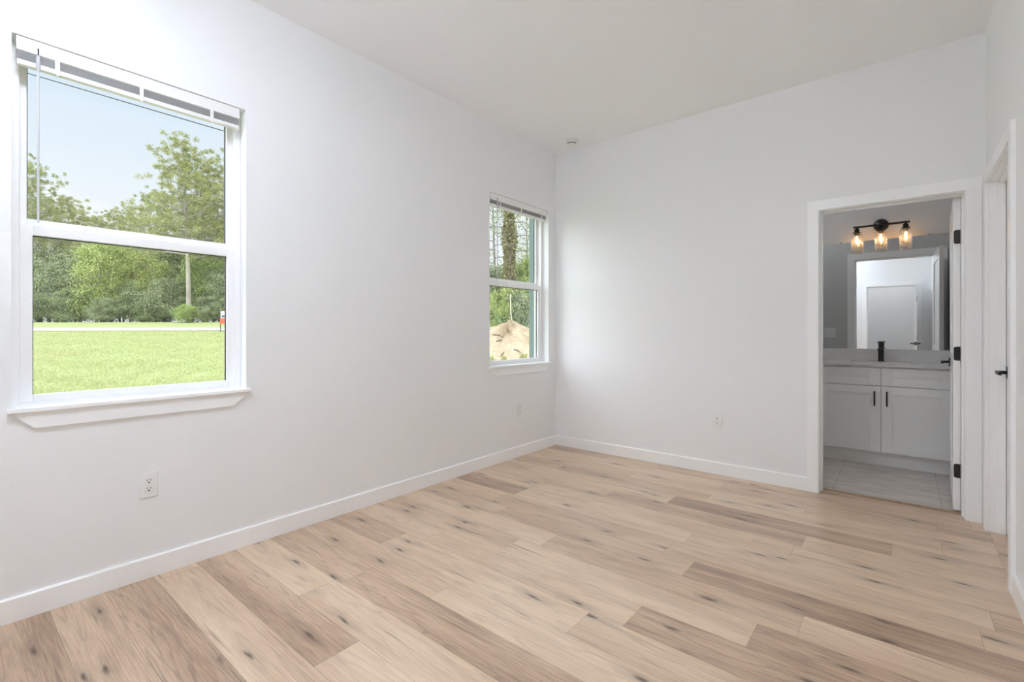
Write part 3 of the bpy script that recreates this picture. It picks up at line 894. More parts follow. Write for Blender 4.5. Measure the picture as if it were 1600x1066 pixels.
# ------------------------------------------------------------------ bathroom vanity
VX0, VXC, VX1 = 2.165, 2.626, 3.087
VF = 1.085                            # face of the doors
t = thing('vanity_cabinet', ((VX0 + VX1) / 2, VF + 0.28, 0.002), 'grey shaker vanity cabinet with black bar pulls under the mirror', 'cabinet')
O = t.location
mb = MB(O); mb.box(VX0, VX1, VF + 0.020, BY1 - 0.002, 0.118, 0.868); mb.build('body', M_CAB, t)
mb = MB(O); mb.box(VX0, VX1, VF + 0.075, BY1 - 0.002, 0.002, 0.118); mb.build('toe_kick', M_CAB, t)
mb = MB(O); mb.box(VX1, RX - 0.002, VF + 0.022, VF + 0.04, 0.002, 0.868); mb.build('filler_strip', M_CAB, t)
def shaker(x0, x1, z0, z1, st, name):
    mb = MB(O)
    y0, y1 = VF, VF + 0.0195
    mb.box(x0, x0 + st, y0, y1, z0, z1, 0.0012); mb.box(x1 - st, x1, y0, y1, z0, z1, 0.0012)
    mb.box(x0 + st, x1 - st, y0, y1, z0, z0 + st * 0.9, 0.0012); mb.box(x0 + st, x1 - st, y0, y1, z1 - st * 0.9, z1, 0.0012)
    mb.box(x0 + st, x1 - st, y0 + 0.008, y1, z0 + st * 0.9, z1 - st * 0.9)
    return mb.build(name, M_CAB, t)
def pull(x, z0, z1, parent):
    mb = MB(O)
    mb.box(x - 0.006, x + 0.006, VF - 0.032, VF - 0.022, z0, z1, 0.0015)
    for z in (z0 + 0.012, z1 - 0.012):
        mb.box(x - 0.005, x + 0.005, VF - 0.024, VF, z - 0.005, z + 0.005)
    mb.build('pull', M_BLACK, parent)
for x0, x1, px in ((VX0 + 0.002, VXC - 0.0025, 2.582), (VXC + 0.0025, VX1 - 0.002, 2.666)):
    shaker(x0, x1, 0.703, 0.853, 0.077 if x0 < 2.5 else 0.072, 'drawer')
    d = shaker(x0, x1, 0.132, 0.697, 0.072, 'door')
    pull(px, 0.530, 0.656, d)
# worktop with basin hole, backsplash
CZ0, CZ1 = 0.869, 0.889
SX0, SX1, SY0, SY1 = 2.40, 2.835, 1.17, 1.455
t = thing('vanity_worktop', ((2.142 + RX) / 2, 1.35, CZ0), 'speckled pale quartz worktop with backsplash on the vanity', 'worktop')
O = t.location
mb = MB(O); mb.sheet(2, CZ0, CZ1, [2.142, SX0, SX1, RX - 0.001], [1.062, SY0, SY1, BY1 - 0.001], lambda x, y: not (SX0 < x < SX1 and SY0 < y < SY1))
mb.build('top', M_QUARTZ, t)
mb = MB(O); mb.box(2.142, RX - 0.001, BY1 - 0.021, BY1 - 0.001, CZ1, 1.000, 0.0015); mb.build('backsplash', M_QUARTZ, t)
t = thing('sink', ((SX0 + SX1) / 2, (SY0 + SY1) / 2, CZ0 - 0.13), 'white rectangular undermount sink set in the vanity worktop', 'sink')
O = t.location
mb = MB(O)
zt, zb = CZ0 - 0.001, CZ0 - 0.12
a = [(SX0 - 0.012, SY0 - 0.012), (SX1 + 0.012, SY0 - 0.012), (SX1 + 0.012, SY1 + 0.012), (SX0 - 0.012, SY1 + 0.012)]
b_ = [(SX0 + 0.004, SY0 + 0.004), (SX1 - 0.004, SY0 + 0.004), (SX1 - 0.004, SY1 - 0.004), (SX0 + 0.004, SY1 - 0.004)]
c_ = [(SX0 + 0.03, SY0 + 0.03), (SX1 - 0.03, SY0 + 0.03), (SX1 - 0.03, SY1 - 0.03), (SX0 + 0.03, SY1 - 0.03)]
d_ = [(SX0 + 0.07, SY0 + 0.07), (SX1 - 0.07, SY0 + 0.07), (SX1 - 0.07, SY1 - 0.07), (SX0 + 0.07, SY1 - 0.07)]
vs = [(*p, zt) for p in a] + [(*p, zt) for p in b_] + [(*p, zb + 0.02) for p in c_] + [(*p, zb) for p in d_]
fs = [(r * 4 + k, r * 4 + (k + 1) % 4, r * 4 + 4 + (k + 1) % 4, r * 4 + 4 + k) for r in range(3) for k in range(4)] + [(12, 13, 14, 15)]
mb._add(vs, fs); mb.build('basin', M_CERAMIC, t)
mb = MB(O); mb.lathe([(0.022, zb + 0.001), (0.022, zb + 0.004), (0.0, zb + 0.003)], ((SX0 + SX1) / 2, (SY0 + SY1) / 2, 0), n=24); mb.build('drain', M_BLACK, t)
t = thing('faucet', (2.612, 1.545, CZ1), 'matte black square single-hole faucet behind the sink', 'faucet')
mb = MB(); mb.box(-0.026, 0.026, -0.026, 0.026, 0.0, 0.007, 0.001); mb.build('base', M_BLACK, t)
mb = MB(); mb.box(-0.021, 0.021, -0.021, 0.021, 0.007, 0.130, 0.002); mb.build('body', M_BLACK, t)
mb = MB(); mb.box(-0.0205, 0.0205, -0.130, -0.021, 0.100, 0.124, 0.002); mb.build('spout', M_BLACK, t)
mb = MB(); mb.box(-0.019, 0.019, -0.019, 0.019, 0.134, 0.176, 0.002); mb.box(-0.010, 0.010, -0.010, 0.010, 0.13, 0.134); mb.box(-0.026, 0.026, -0.075, 0.021, 0.176, 0.184, 0.002); mb.build('lever', M_BLACK, t)

# mirror with clips
t = thing('mirror', (2.62, BY1 - 0.004, 1.525), 'large frameless mirror on the bathroom wall above the vanity', 'mirror')
mb = MB(t.location); mb.box(2.12, 3.110, BY1 - 0.007, BY1 - 0.001, 1.0005, 2.044); mb.build('mirror_glass', M_MIRROR, t)
for x, z in ((2.30, 2.044), (2.955, 2.044), (2.30, 1.003), (3.086, 1.003)):
    mb = MB(t.location); s_ = 1 if z > 1.5 else -1
    mb.box(x - 0.010, x + 0.010, BY1 - 0.012, BY1 - 0.001, z + 0.0005 * s_, z + 0.010 * s_ if s_ > 0 else z + 0.0005, 0.001)
    mb.box(x - 0.010, x + 0.010, BY1 - 0.012, BY1 - 0.0075, z - 0.012 * (1 if s_ > 0 else 0), z + 0.004 if s_ > 0 else z + 0.012, 0.001)
    mb.build('clip', M_CHROME, t)

# vanity light: plate, bar, three glass shades
t = thing('vanity_light', (2.609, BY1, 2.175), 'black three-lamp vanity light with clear glass shades above the mirror', 'wall light')
O = t.location
mb = MB(O); mb.lathe([(0.058, BY1 - 0.0005), (0.058, BY1 - 0.016), (0.052, BY1 - 0.024), (0.0, BY1 - 0.026)], (2.609, 0, 2.178), axis=1, n=40); mb.build('wall_plate', M_BLACK, t)
LY = BY1 - 0.095
mb = MB(O); mb.box(2.400, 2.820, LY - 0.008, LY + 0.008, 2.159, 2.176, 0.001)
mb.box(2.600, 2.618, LY + 0.005, BY1 - 0.02, 2.160, 2.174); mb.build('bar', M_BLACK, t)
for lx in (2.428, 2.609, 2.790):
    mb = MB(O); mb.lathe([(0.0, 2.163), (0.010, 2.162), (0.010, 2.152), (0.021, 2.150), (0.021, 2.118), (0.034, 2.117), (0.034, 2.112), (0.022, 2.110), (0.022, 2.092), (0.0, 2.092)], (lx, LY, 0), n=28)
    sk = mb.build('socket', M_BLACK, t)
    mb = MB(O)
    prof = [(0.030, 2.111), (0.043, 2.104), (0.046, 2.095), (0.046, 1.945), (0.0445, 1.936), (0.0425, 1.936), (0.0435, 1.947), (0.0435, 2.093), (0.041, 2.101), (0.030, 2.107)]
    mb.lathe(prof, (lx, LY, 0), n=40, closed=True)
    mb.build('lamp_shade', M_SHADE, t)
    mb = MB(O); mb.lathe([(0.012, 2.092), (0.013, 2.080), (0.021, 2.058), (0.024, 2.035), (0.020, 2.012), (0.010, 2.000), (0.0, 1.998)], (lx, LY, 0), n=28)
    bl = mb.build('bulb', M_BULBGLASS, t)
    mb = MB(O); mb.tube([(lx - 0.004, LY, 2.078), (lx - 0.007, LY, 2.04), (lx - 0.003, LY + 0.002, 2.012), (lx + 0.003, LY - 0.002, 2.012), (lx + 0.007, LY, 2.04), (lx + 0.004, LY, 2.078)], 0.0022, 6)
    mb.build('filament', M_FILAMENT, bl)
    pd = bpy.data.lights.new('bulb_light', 'POINT')
    pd.energy = BULB; pd.color = (1.0, 0.60, 0.30); pd.shadow_soft_size = 0.012
    po = bpy.data.objects.new('bulb_light', pd); COL.objects.link(po)
    po.parent = t; po.location = Vector((lx, LY, 2.045)) - O

# ------------------------------------------------------------------ outside: ground
def ground_z(d):
    pts = [(-40, -0.45), (6, -0.45), (11, -0.40), (30, 1.10), (33.2, 1.33), (42, 1.90), (60, 2.2), (140, 3.0)]
    for (a, za), (b, zb) in zip(pts, pts[1:]):
        if d <= b:
            return za + (zb - za) * (d - a) / (b - a)
    return 3.0
def depth(p):
    return (Vector((p[0], p[1], 0)) - Vector((CAM.x, CAM.y, 0))).dot(FW)
def spot(u, d):
    """ground point at image column u (1600 px frame), d metres in front of the camera"""
    p = CAM + (FW + RT * ((u - 800.0) / FPX)) * d
    return Vector((p.x, p.y, ground_z(d)))
mb = MB()
ds = [-12, 0, 6, 11, 16, 20, 25, 30, 33.2, 42, 60, 100, 140]
lat = [-160, -90, -60, -45, -35, -28, -22, -17, -12, -8, -4, 0, 4, 8, 14, 22, 40]
grid = []
for d in ds:
    row = []
    for k in lat:
        p = CAM + FW * d + RT * k
        row.append((p.x, p.y, ground_z(d)))
    grid.append(row)
vs = [v for r in grid for v in r]; nL = len(lat)
fs = [(i * nL + j, i * nL + j + 1, (i + 1) * nL + j + 1, (i + 1) * nL + j) for i in range(len(ds) - 1) for j in range(nL - 1)]
mb._add(vs, fs, smooth=True)
tag(mb.build('ground', M_LAWN), 'yellow-green grass lawn rising from the house to the trees', 'ground', kind=ST)
mb = MB()
vs, fs = [], []
kk = list(range(-90, 61, 6))
for i, k in enumerate(kk):
    for d in (30.4, 32.9):
        dd = d + 0.02 * (k + 30)
        p = CAM + FW * dd + RT * k
        vs.append((p.x, p.y, ground_z(dd) + 0.03))
    if i:
        fs.append((2 * i - 2, 2 * i, 2 * i + 1, 2 * i - 1))
mb._add(vs, fs)
tag(mb.build('road', M_ROAD), 'pale road crossing behind the lawn in front of the trees', 'road', kind=ST)

def tri_mesh(name, V, F, mats):
    me = bpy.data.meshes.new(name)
    V = np.asarray(V, dtype=np.float32); F = np.asarray(F, dtype=np.int32)
    me.vertices.add(len(V)); me.vertices.foreach_set('co', V.ravel())
    n = F.shape[1]
    me.loops.add(F.size); me.loops.foreach_set('vertex_index', F.ravel())
    me.polygons.add(len(F)); me.polygons.foreach_set('loop_start', np.arange(0, F.size, n, dtype=np.int32))
    me.update(calc_edges=True)
    me.validate()
    for m in mats: me.materials.append(m)
    return me
def leaves(centres, size, rng, stretch=1.7, dirs=None):
    """one diamond leaf at every centre"""
    n = len(centres)
    a = rng.normal(size=(n, 3)) if dirs is None else dirs + rng.normal(size=(n, 3)) * 0.35
    a /= np.linalg.norm(a, axis=1)[:, None] + 1e-9
    b = np.cross(a, rng.normal(size=(n, 3))); b /= np.linalg.norm(b, axis=1)[:, None] + 1e-9
    s = size * rng.uniform(0.6, 1.3, size=(n, 1))
    V = np.stack([centres - a * s * stretch * 0.5, centres + b * s * 0.35, centres + a * s * stretch * 0.5, centres - b * s * 0.35], axis=1).reshape(-1, 3)
    F = np.arange(4 * n).reshape(n, 4)
    return V, F

# lawn grass: blades standing on the slope
rng = np.random.default_rng(5)
N1, N2 = 30000, 160000
d = 10.5 + (30 - 10.5) * rng.uniform(size=N1) ** 1.5
k = (rng.uniform(-40, 420, size=N1) - 800) / FPX
d2 = 3.5 + 26.5 * rng.uniform(size=N2)
k2 = rng.uniform(-42, 6, size=N2) / d2
d = np.concatenate([d, d2]); k = np.concatenate([k, k2]); N = N1 + N2
bx = CAM.x + d * (FW.x + k * RT.x); by = CAM.y + d * (FW.y + k * RT.y)
bz = np.where(d < 11, -0.45 + 0.05 * (np.clip(d, 6, 11) - 6) / 5.0, -0.40 + 1.5 * (np.clip(d, 11, 30) - 11) / 19.0)
ok = bx < -0.6
clump = np.sin(bx * 2.1 + 1.3 * np.sin(by * 1.7)) * np.sin(by * 2.6 + bx)
h = (0.035 + 0.05 * rng.uniform(size=N)) * (1 + 0.5 * clump)
ang = rng.uniform(0, 2 * PI, size=N); wdt = 0.012
lean = rng.normal(size=(N, 2)) * 0.04
V = np.stack([np.stack([bx - np.cos(ang) * wdt, by - np.sin(ang) * wdt, bz - 0.01], 1),
              np.stack([bx + np.cos(ang) * wdt, by + np.sin(ang) * wdt, bz - 0.01], 1),
              np.stack([bx + lean[:, 0], by + lean[:, 1], bz + h], 1)], axis=1)[ok].reshape(-1, 3)
F = np.arange(len(V)).reshape(-1, 3)
o = bpy.data.objects.new('lawn_grass', tri_mesh('lawn_grass', V, F, [M_BLADE])); COL.objects.link(o)
tag(o, 'short grass blades of the lawn outside the large window', 'grass', kind='stuff')

# ------------------------------------------------------------------ outside: trees
def pine_parts(seed, n_br=52, crown_from=0.36, trunk_r=0.0115, needles=80, spread=0.24, mat=M_PINE, bark=M_BARK):
    """a unit-height pine: trunk, branches and tufted needle clusters"""
    rng = np.random.default_rng(seed); rd = random.Random(seed)
    ph = rd.uniform(0, 6)
    tp = lambda z: Vector((0.012 * math.sin(3 * z + ph), 0.012 * math.cos(2.4 * z + ph), z))
    mb = MB()
    mb.tube([tp(z / 10) for z in range(0, 11)], [trunk_r * (1 - 0.085 * z) for z in range(0, 11)], 8)
    trunk = mb
    br = MB()
    cent = []
    for i in range(n_br):
        f = (i + rd.random()) / n_br
        z = crown_from + (0.985 - crown_from) * f
        ln_ = spread * (0.30 + 0.70 * (1 - f) ** 0.62) * rd.uniform(0.4, 1.1)
        if f < 0.15: ln_ *= 0.75
        a = i * 2.4 + rd.uniform(-0.5, 0.5)
        dv = Vector((math.cos(a), math.sin(a), 0))
        p0 = tp(z); p1 = p0 + dv * ln_ * 0.5 + Vector((0, 0, ln_ * 0.10)); p2 = p0 + dv * ln_ + Vector((0, 0, ln_ * rd.uniform(0.1, 0.75)))
        br.tube([p0, p1, p2], [0.0048 * (1.1 - f), 0.0034 * (1.1 - f), 0.0014], 5)
        nc = 3 + int(7 * ln_ / spread)
        for c in range(nc):
            q = 0.40 + 0.62 * (c + rd.random()) / nc
            pp = p0.lerp(p2, min(q, 1.0)) + Vector((rd.gauss(0, 1), rd.gauss(0, 1), rd.gauss(0.3, 0.8))) * (0.022 + 0.030 * (1 - f))
            cent.append((pp, rd.uniform(0.014, 0.024) * (0.75 + 0.45 * (1 - f))))
    cent.append((tp(0.99), 0.018)); cent.append((tp(0.965), 0.02))
    P, D = [], []
    for c, r in cent:
        v = rng.normal(size=(needles, 3)); v[:, 2] += 0.35
        v /= np.linalg.norm(v, axis=1)[:, None]
        P.append(np.array(c) + v * r * rng.uniform(0.35, 1.0, size=(needles, 1))); D.append(v)
    V, F = leaves(np.concatenate(P), 0.0030, rng, 5.0, np.concatenate(D))
    return trunk, br, tri_mesh('needles', V, F, [mat])
def bush_mesh(seed, n, leaf, mat, blobs=46, tall=1.0, low=0.0, hollow=0.25):
    """unit-height crown of leaves over an uneven cluster of balls"""
    rng = np.random.default_rng(seed)
    P = []
    for b in range(blobs):
        z = low + (1 - low) * (0.10 + 0.80 * rng.uniform())
        rr = 0.52 * math.sqrt(max(0.05, 1 - ((z - 0.45 - low * 0.3) / 0.62) ** 2)) * tall
        a = rng.uniform(0, 2 * PI); q = rr * math.sqrt(rng.uniform()) * 0.8
        c = np.array([q * math.cos(a), q * math.sin(a), z])
        r = rng.uniform(0.05, 0.15)
        m_ = n // blobs
        v = rng.normal(size=(m_, 3)); v /= np.linalg.norm(v, axis=1)[:, None]
        P.append(c + v * (r * np.abs(rng.normal(0.75, 0.55, size=(m_, 1)))) * np.array([1.15, 1.15, 0.85]))
    P = np.concatenate(P)
    P = P[P[:, 2] > 0.0]
    P[:, 2] = np.minimum(P[:, 2], 1.0 + 0 * P[:, 2])
    V, F = leaves(P, leaf, rng, 1.8)
    return tri_mesh('foliage', V, F, [mat])
def link(name, me, parent):
    o = bpy.data.objects.new(name, me); COL.objects.link(o); o.parent = parent
    return o
def stem_mesh(seed, n=5, r=0.012, mat=M_BARKG, top=0.75, fan=0.30):
    rd = random.Random(seed); mb = MB()
    for i in range(n):
        a = rd.uniform(0, 2 * PI); q = rd.uniform(0.3, 1.0) * fan
        mb.tube([(0.02 * math.cos(a), 0.02 * math.sin(a), -0.02), (q * 0.4 * math.cos(a), q * 0.4 * math.sin(a), top * 0.5), (q * math.cos(a + 0.3), q * math.sin(a + 0.3), top * rd.uniform(0.75, 1.05))],
                [r, r * 0.7, r * 0.25], 6)
    me = bpy.data.meshes.new('stems'); mb.bm.to_mesh(me); mb.bm.free(); me.materials.append(mat)
    return me
def to_mesh(mb, name, mat):
    me = bpy.data.meshes.new(name); mb.bm.to_mesh(me); mb.bm.free(); me.materials.append(mat); return me
PINES = []
for sd_, kw in ((3, {}), (8, dict(n_br=46, crown_from=0.42)), (21, dict(n_br=40, crown_from=0.45, spread=0.21)), (33, dict(n_br=58, crown_from=0.30, spread=0.27))):
    a, b, c = pine_parts(sd_, **kw)
    PINES.append((to_mesh(a, 'trunk', M_BARK), to_mesh(b, 'branches', M_BARK), c))
BUSH = {'olive': [bush_mesh(s, 30000, 0.0145, M_OLIVE) for s in (1, 2)], 'bright': [bush_mesh(s, 30000, 0.0145, M_BRIGHT) for s in (4, 5)],
        'deep': [bush_mesh(s, 30000, 0.0145, M_DEEP) for s in (6, 7)]}
STEMS = [stem_mesh(s) for s in (1, 2)]
def top_height(v, d):
    return CAM.z + (HOR - v) * d / FPX - ground_z(d)
rt = random.Random(4)
def pine(u, d, v, kind, label, wide=1.0):
    h = top_height(v, d) * 0.965
    t = thing('pine_tree', spot(u, d) - Vector((0, 0, 0.05)), label, 'tree', 'pines beyond the road', rz=rt.uniform(0, 6))
    t.scale = (h * wide, h * wide, h)
    for nm, me in zip(('trunk', 'branches', 'needles'), PINES[kind]): link(nm, me, t)
    return t
def bush(u, d, v, w, kind, var, label, name='shrub', cat='shrub', group='thicket along the road'):
    """w: width in metres; v: image row of its top"""
    h = top_height(v, d)
    t = thing(name, spot(u, d) - Vector((0, 0, 0.05)), label, cat, group, rz=rt.uniform(0, 6))
    t.scale = (w / 1.15, w / 1.15, h)
    link('foliage', BUSH[kind][var], t); link('stems', STEMS[var], t)
    return t
pine(290, 41.6, 216, 0, 'tallest pine with a bare grey trunk, at the right of the large window', 1.25)
pine(318, 47, 238, 1, 'pine just right of the tallest pine', 1.15)
pine(343, 48, 258, 3, 'pine at the right edge of the large window pane', 1.1)
pine(366, 46, 285, 1, 'pine half hidden by the right stile of the large window')
pine(258, 50, 300, 3, 'lower bushy pine just left of the tallest pine', 1.0)
pine(232, 53, 296, 2, 'slim pine second to the left of the tallest pine', 1.1)
pine(205, 56, 318, 1, 'small distant pine above the middle of the meeting rail', 1.1)
pine(176, 58, 328, 2, 'small distant pine with a rounded top in the gap between tall trees', 1.3)
pine(150, 59, 336, 3, 'lowest distant pine in the gap under the white sky', 1.2)
pine(122, 55, 322, 1, 'pine on the right slope of the left-hand group of trees', 1.2)
pine(92, 50, 300, 2, 'pine between the left edge group and the distant gap', 1.2)
pine(60, 46, 258, 0, 'tall pine behind the blind wand at the left of the large window', 0.9)
pine(30, 48, 240, 1, 'pine hidden mostly by the left window frame')
pine(-20, 47, 250, 3, 'pine left of the large window view')
pine(412, 47, 260, 2, 'pine right of the large window view')
bush(160, 44.5, 366, 7.0, 'bright', 0, 'tall bright green leafy tree left of the middle of the large window', 'leafy_tree', 'tree')
bush(78, 44, 384, 6.0, 'olive', 0, 'large grey-green shrub at the left of the large window')
bush(30, 45, 380, 6.0, 'deep', 0, 'dark green shrub half behind the left frame of the large window')
bush(222, 45.5, 392, 6.0, 'bright', 1, 'yellow-green leafy crown right of the bright green tree', 'leafy_tree', 'tree')
bush(262, 43.8, 426, 6.0, 'olive', 1, 'broad grey-green shrub left of the tallest pine trunk')
bush(205, 43.4, 436, 4.2, 'deep', 1, 'dark shrub under the yellow-green crown')
bush(318, 44.6, 398, 5.0, 'bright', 0, 'bright leafy crown right of the tallest pine trunk', 'leafy_tree', 'tree')
bush(352, 44, 408, 5.0, 'olive', 0, 'grey-green shrub behind the yard sign')
bush(118, 42.9, 448, 4.2, 'deep', 0, 'dark low shrub in front of the bright green tree')
bush(60, 42.6, 456, 4.0, 'deep', 1, 'dark low shrub at the lower left of the tree line')
bush(165, 42.6, 462, 3.6, 'olive', 1, 'low olive shrub at the lawn edge below the bright tree')
bush(240, 42.6, 462, 3.8, 'deep', 0, 'dark low shrub left of the small bright bush')
bush(291, 40.7, 474, 2.3, 'bright', 1, 'small bright green bush at the foot of the tallest pine')
bush(334, 42.6, 456, 3.4, 'olive', 1, 'low olive shrub just left of the yard sign')
bush(368, 43, 450, 4.0, 'deep', 1, 'dark shrub right of the yard sign')
bush(-10, 43, 430, 5.0, 'deep', 0, 'dark shrub left of the large window view')
bush(410, 44, 420, 5.5, 'bright', 0, 'bright shrub right of the large window view')
for i, (u_, v_, kd, lb) in enumerate([(45, 388, 'deep', 'dark tree crown filling the back of the thicket at far left'), (100, 378, 'olive', 'olive crown deep in the thicket left of the bright tree'),
        (190, 380, 'deep', 'dark crown deep in the thicket right of the bright tree'), (245, 376, 'olive', 'olive crown deep in the thicket left of the tall pine'),
        (300, 374, 'deep', 'dark crown deep in the thicket behind the tall pine trunk'), (345, 372, 'deep', 'dark crown deep in the thicket at far right')]):
    bush(u_, 51, v_, 8.0, kd, i % 2, lb, 'leafy_tree', 'tree', 'crowns at the back of the thicket')

# the tree line goes on to both sides of what the window shows
for u_, d_, v_, kd, lb in ((-95, 46, 262, 0, 'pine just beyond the left of the large window view'), (-190, 48, 240, 3, 'second pine beyond the left of the large window view'), (-300, 47, 255, 1, 'third pine beyond the left of the large window view'),
        (-430, 48, 235, 0, 'fourth pine beyond the left of the large window view'), (-580, 47, 250, 3, 'farthest pine beyond the left of the large window view'),
        (480, 46, 250, 0, 'second pine beyond the right of the large window view'), (560, 44, 245, 3, 'third pine beyond the right of the large window view'), (650, 42, 255, 1, 'pine between the views of the two windows')):
    pine(u_, d_, v_, kd, lb, 1.1)
for u_, d_, v_, w_, kd, lb in ((-80, 44, 385, 8, 'bright', 'bright shrub just beyond the left of the large window view'), (-170, 44, 400, 9, 'olive', 'olive shrub beyond the left of the large window view'), (-270, 44, 390, 9, 'deep', 'dark shrub farther beyond the left of the large window view'),
        (-390, 44, 395, 10, 'bright', 'second bright shrub beyond the left of the large window view'), (-520, 44, 388, 11, 'olive', 'second olive shrub beyond the left of the large window view'), (-660, 44, 392, 12, 'deep', 'farthest dark shrub beyond the left of the large window view'),
        (470, 43, 400, 7, 'olive', 'olive shrub beyond the right of the large window view'), (540, 42, 395, 7, 'deep', 'dark shrub beyond the right of the large window view'), (610, 40, 400, 7, 'bright', 'second bright shrub beyond the right of the large window view'), (690, 36, 395, 7, 'olive', 'olive shrub between the views of the two windows')):
    bush(u_, d_, v_, w_, kd, 0, lb)

# yard sign by the road
p = spot(351.5, 29.6)
t = thing('yard_sign', p, 'yard sign with white top and red lower panel on black legs by the road', 'sign', rz=YAW)
mb = MB()
for x in (-0.28, 0.28):
    mb.box(x - 0.016, x + 0.016, -0.016, 0.016, -0.15, 1.33)
mb.box(-0.28, 0.28, -0.013, 0.013, 1.30, 1.33); mb.box(-0.28, 0.28, -0.012, 0.012, 0.22, 0.245)
mb.build('frame', M_BLACK, t)
mb = MB(); mb.box(-0.264, 0.264, -0.010, 0.010, 0.87, 1.30); mb.build('top_panel', M_SIGNWHITE, t)
mb = MB(); mb.box(-0.20, 0.20, -0.012, -0.010, 0.90, 1.04); mb.box(0.06, 0.20, -0.012, -0.010, 1.12, 1.26); mb.build('top_print', M_SIGNNAVY, t)
mb = MB(); mb.box(-0.30, 0.30, -0.019, 0.019, 0.50, 0.865); mb.build('red_panel', M_SIGNRED, t)

# overhead power line
def pix(u, v, d):
    return CAM + (FW + RT * ((u - 800.0) / FPX) + Vector((0, 0, (HOR - v) / FPX))) * d
a, b = pix(45, 115, 22), pix(354, 206, 22)
mb = MB(); dv = (b - a)
mb.tube([a + dv * k for k in (-1.6, -0.8, 0, 0.5, 1.0, 1.6, 2.2)], 0.021, 6)
tag(mb.build('power_line', M_WIRE), 'thin black power line crossing the sky in the large window', 'cable')

# ------------------------------------------------------------------ outside the far window: dirt mound, trunk, thicket
mc = spot(793, 16.0)
rng = np.random.default_rng(9)
mb = MB(mc)
vs, fs = [], []
NR, NA = 22, 48
def mound(r, a):
    base_ = math.exp(-(r / 1.75) ** 2) * (1.0 + 0.10 * math.sin(2 * a + 1) + 0.07 * math.sin(5 * a)) + 0.07 * math.exp(-((r * math.cos(a) + 0.9) ** 2 + (r * math.sin(a) + 0.5) ** 2) / 0.16)
    return 1.34 * base_ + 0.05 * math.sin(7 * r + 3 * a) * math.exp(-r / 2) + 0.03 * math.sin(13 * a + 5 * r) * min(r, 1)
for i in range(NR + 1):
    r = 4.6 * i / NR
    for k_ in range(NA):
        a = 2 * PI * k_ / NA
        q = mc + (RT * math.cos(a) + FW * math.sin(a)) * r
        vs.append((q.x, q.y, ground_z(depth(q)) - 0.06 + mound(r, a)))
for i in range(NR):
    for k_ in range(NA):
        fs.append((i * NA + k_, i * NA + (k_ + 1) % NA, (i + 1) * NA + (k_ + 1) % NA, (i + 1) * NA + k_))
fc = mb._add(vs, fs, smooth=True)
bmesh.ops.remove_doubles(mb.bm, verts=mb.bm.verts[:], dist=1e-4)
tag(mb.build('dirt_mound', M_SAND), 'pale sandy dirt mound outside the far corner window', 'mound')
def on_mound(dx, dy):
    q = mc + RT * dx + FW * dy
    return Vector((q.x, q.y, ground_z(depth(q)) - 0.06 + mound(math.hypot(dx, dy), math.atan2(dy, dx) % (2 * PI))))
for (x0, y0, x1, y1, r, lb) in ((-0.45, -0.75, -0.12, -0.55, 0.024, 'dark dead stick lying across the upper left of the dirt mound'),
        (-0.35, -0.95, -0.16, -0.80, 0.020, 'short dark stick just below the longest stick on the mound'),
        (0.22, -1.15, 0.42, -1.32, 0.024, 'dark stick lying on the right flank of the dirt mound'),
        (-0.20, -1.45, -0.10, -1.25, 0.024, 'short upright stick low on the middle of the dirt mound')):
    a, b = on_mound(x0, y0), on_mound(x1, y1)
    mb = MB(a); mid = (a + b) / 2 + Vector((0.02, 0, 0.03))
    mb.tube([a + Vector((0, 0, 0.012)), mid, b + Vector((0, 0, 0.012))], [r, r * 0.85, r * 0.5], 7)
    tag(mb.build('stick', M_STICK), lb, 'stick', 'dead sticks on the dirt mound')
def tuft_mesh(seed, n, h, w, mat, spread):
    rng = np.random.default_rng(seed)
    V, F = [], []
    for i in range(n):
        a = rng.uniform(0, 2 * PI); q = spread * math.sqrt(rng.uniform()); bx_, by_ = q * math.cos(a), q * math.sin(a)
        l = h * rng.uniform(0.5, 1.1); ln_ = rng.uniform(0.2, 0.7) * l; b2 = a + rng.normal() * 0.8
        dx, dy = math.cos(b2), math.sin(b2); px, py = -dy * w, dx * w
        k0 = len(V)
        V += [(bx_ - px, by_ - py, 0), (bx_ + px, by_ + py, 0), (bx_ + dx * ln_ * 0.4 + px * 0.7, by_ + dy * ln_ * 0.4 + py * 0.7, l * 0.7), (bx_ + dx * ln_ * 0.4 - px * 0.7, by_ + dy * ln_ * 0.4 - py * 0.7, l * 0.7), (bx_ + dx * ln_, by_ + dy * ln_, l * 0.92)]
        F += [(k0, k0 + 1, k0 + 2), (k0, k0 + 2, k0 + 3), (k0 + 3, k0 + 2, k0 + 4)]
    return tri_mesh('blades', V, F, [mat])
TUFT = tuft_mesh(2, 60, 0.22, 0.010, M_BLADE, 0.10)
for dx, dy, lb in ((-0.10, -1.75, 'green grass tuft low in the middle of the dirt mound'), (-0.52, -1.70, 'green grass tuft at the lower left of the dirt mound'), (0.44, -1.80, 'yellowish grass tuft at the lower right of the dirt mound'), (0.52, -1.55, 'small grass tuft on the right flank of the dirt mound')):
    q = on_mound(dx, dy)
    o = bpy.data.objects.new('grass_tuft', TUFT); COL.objects.link(o); o.location = q; o.rotation_euler = (0, 0, dx * 9)
    tag(o, lb, 'grass tuft', 'grass tufts on the dirt mound')
q = spot(771, 18.5)
o = bpy.data.objects.new('tall_grass', tuft_mesh(7, 160, 1.15, 0.016, M_BRIGHT, 0.5)); COL.objects.link(o); o.location = q
o.scale = (1, 1, 1.25)
tag(o, 'tall green grass clump left behind the dirt mound', 'grass clump')
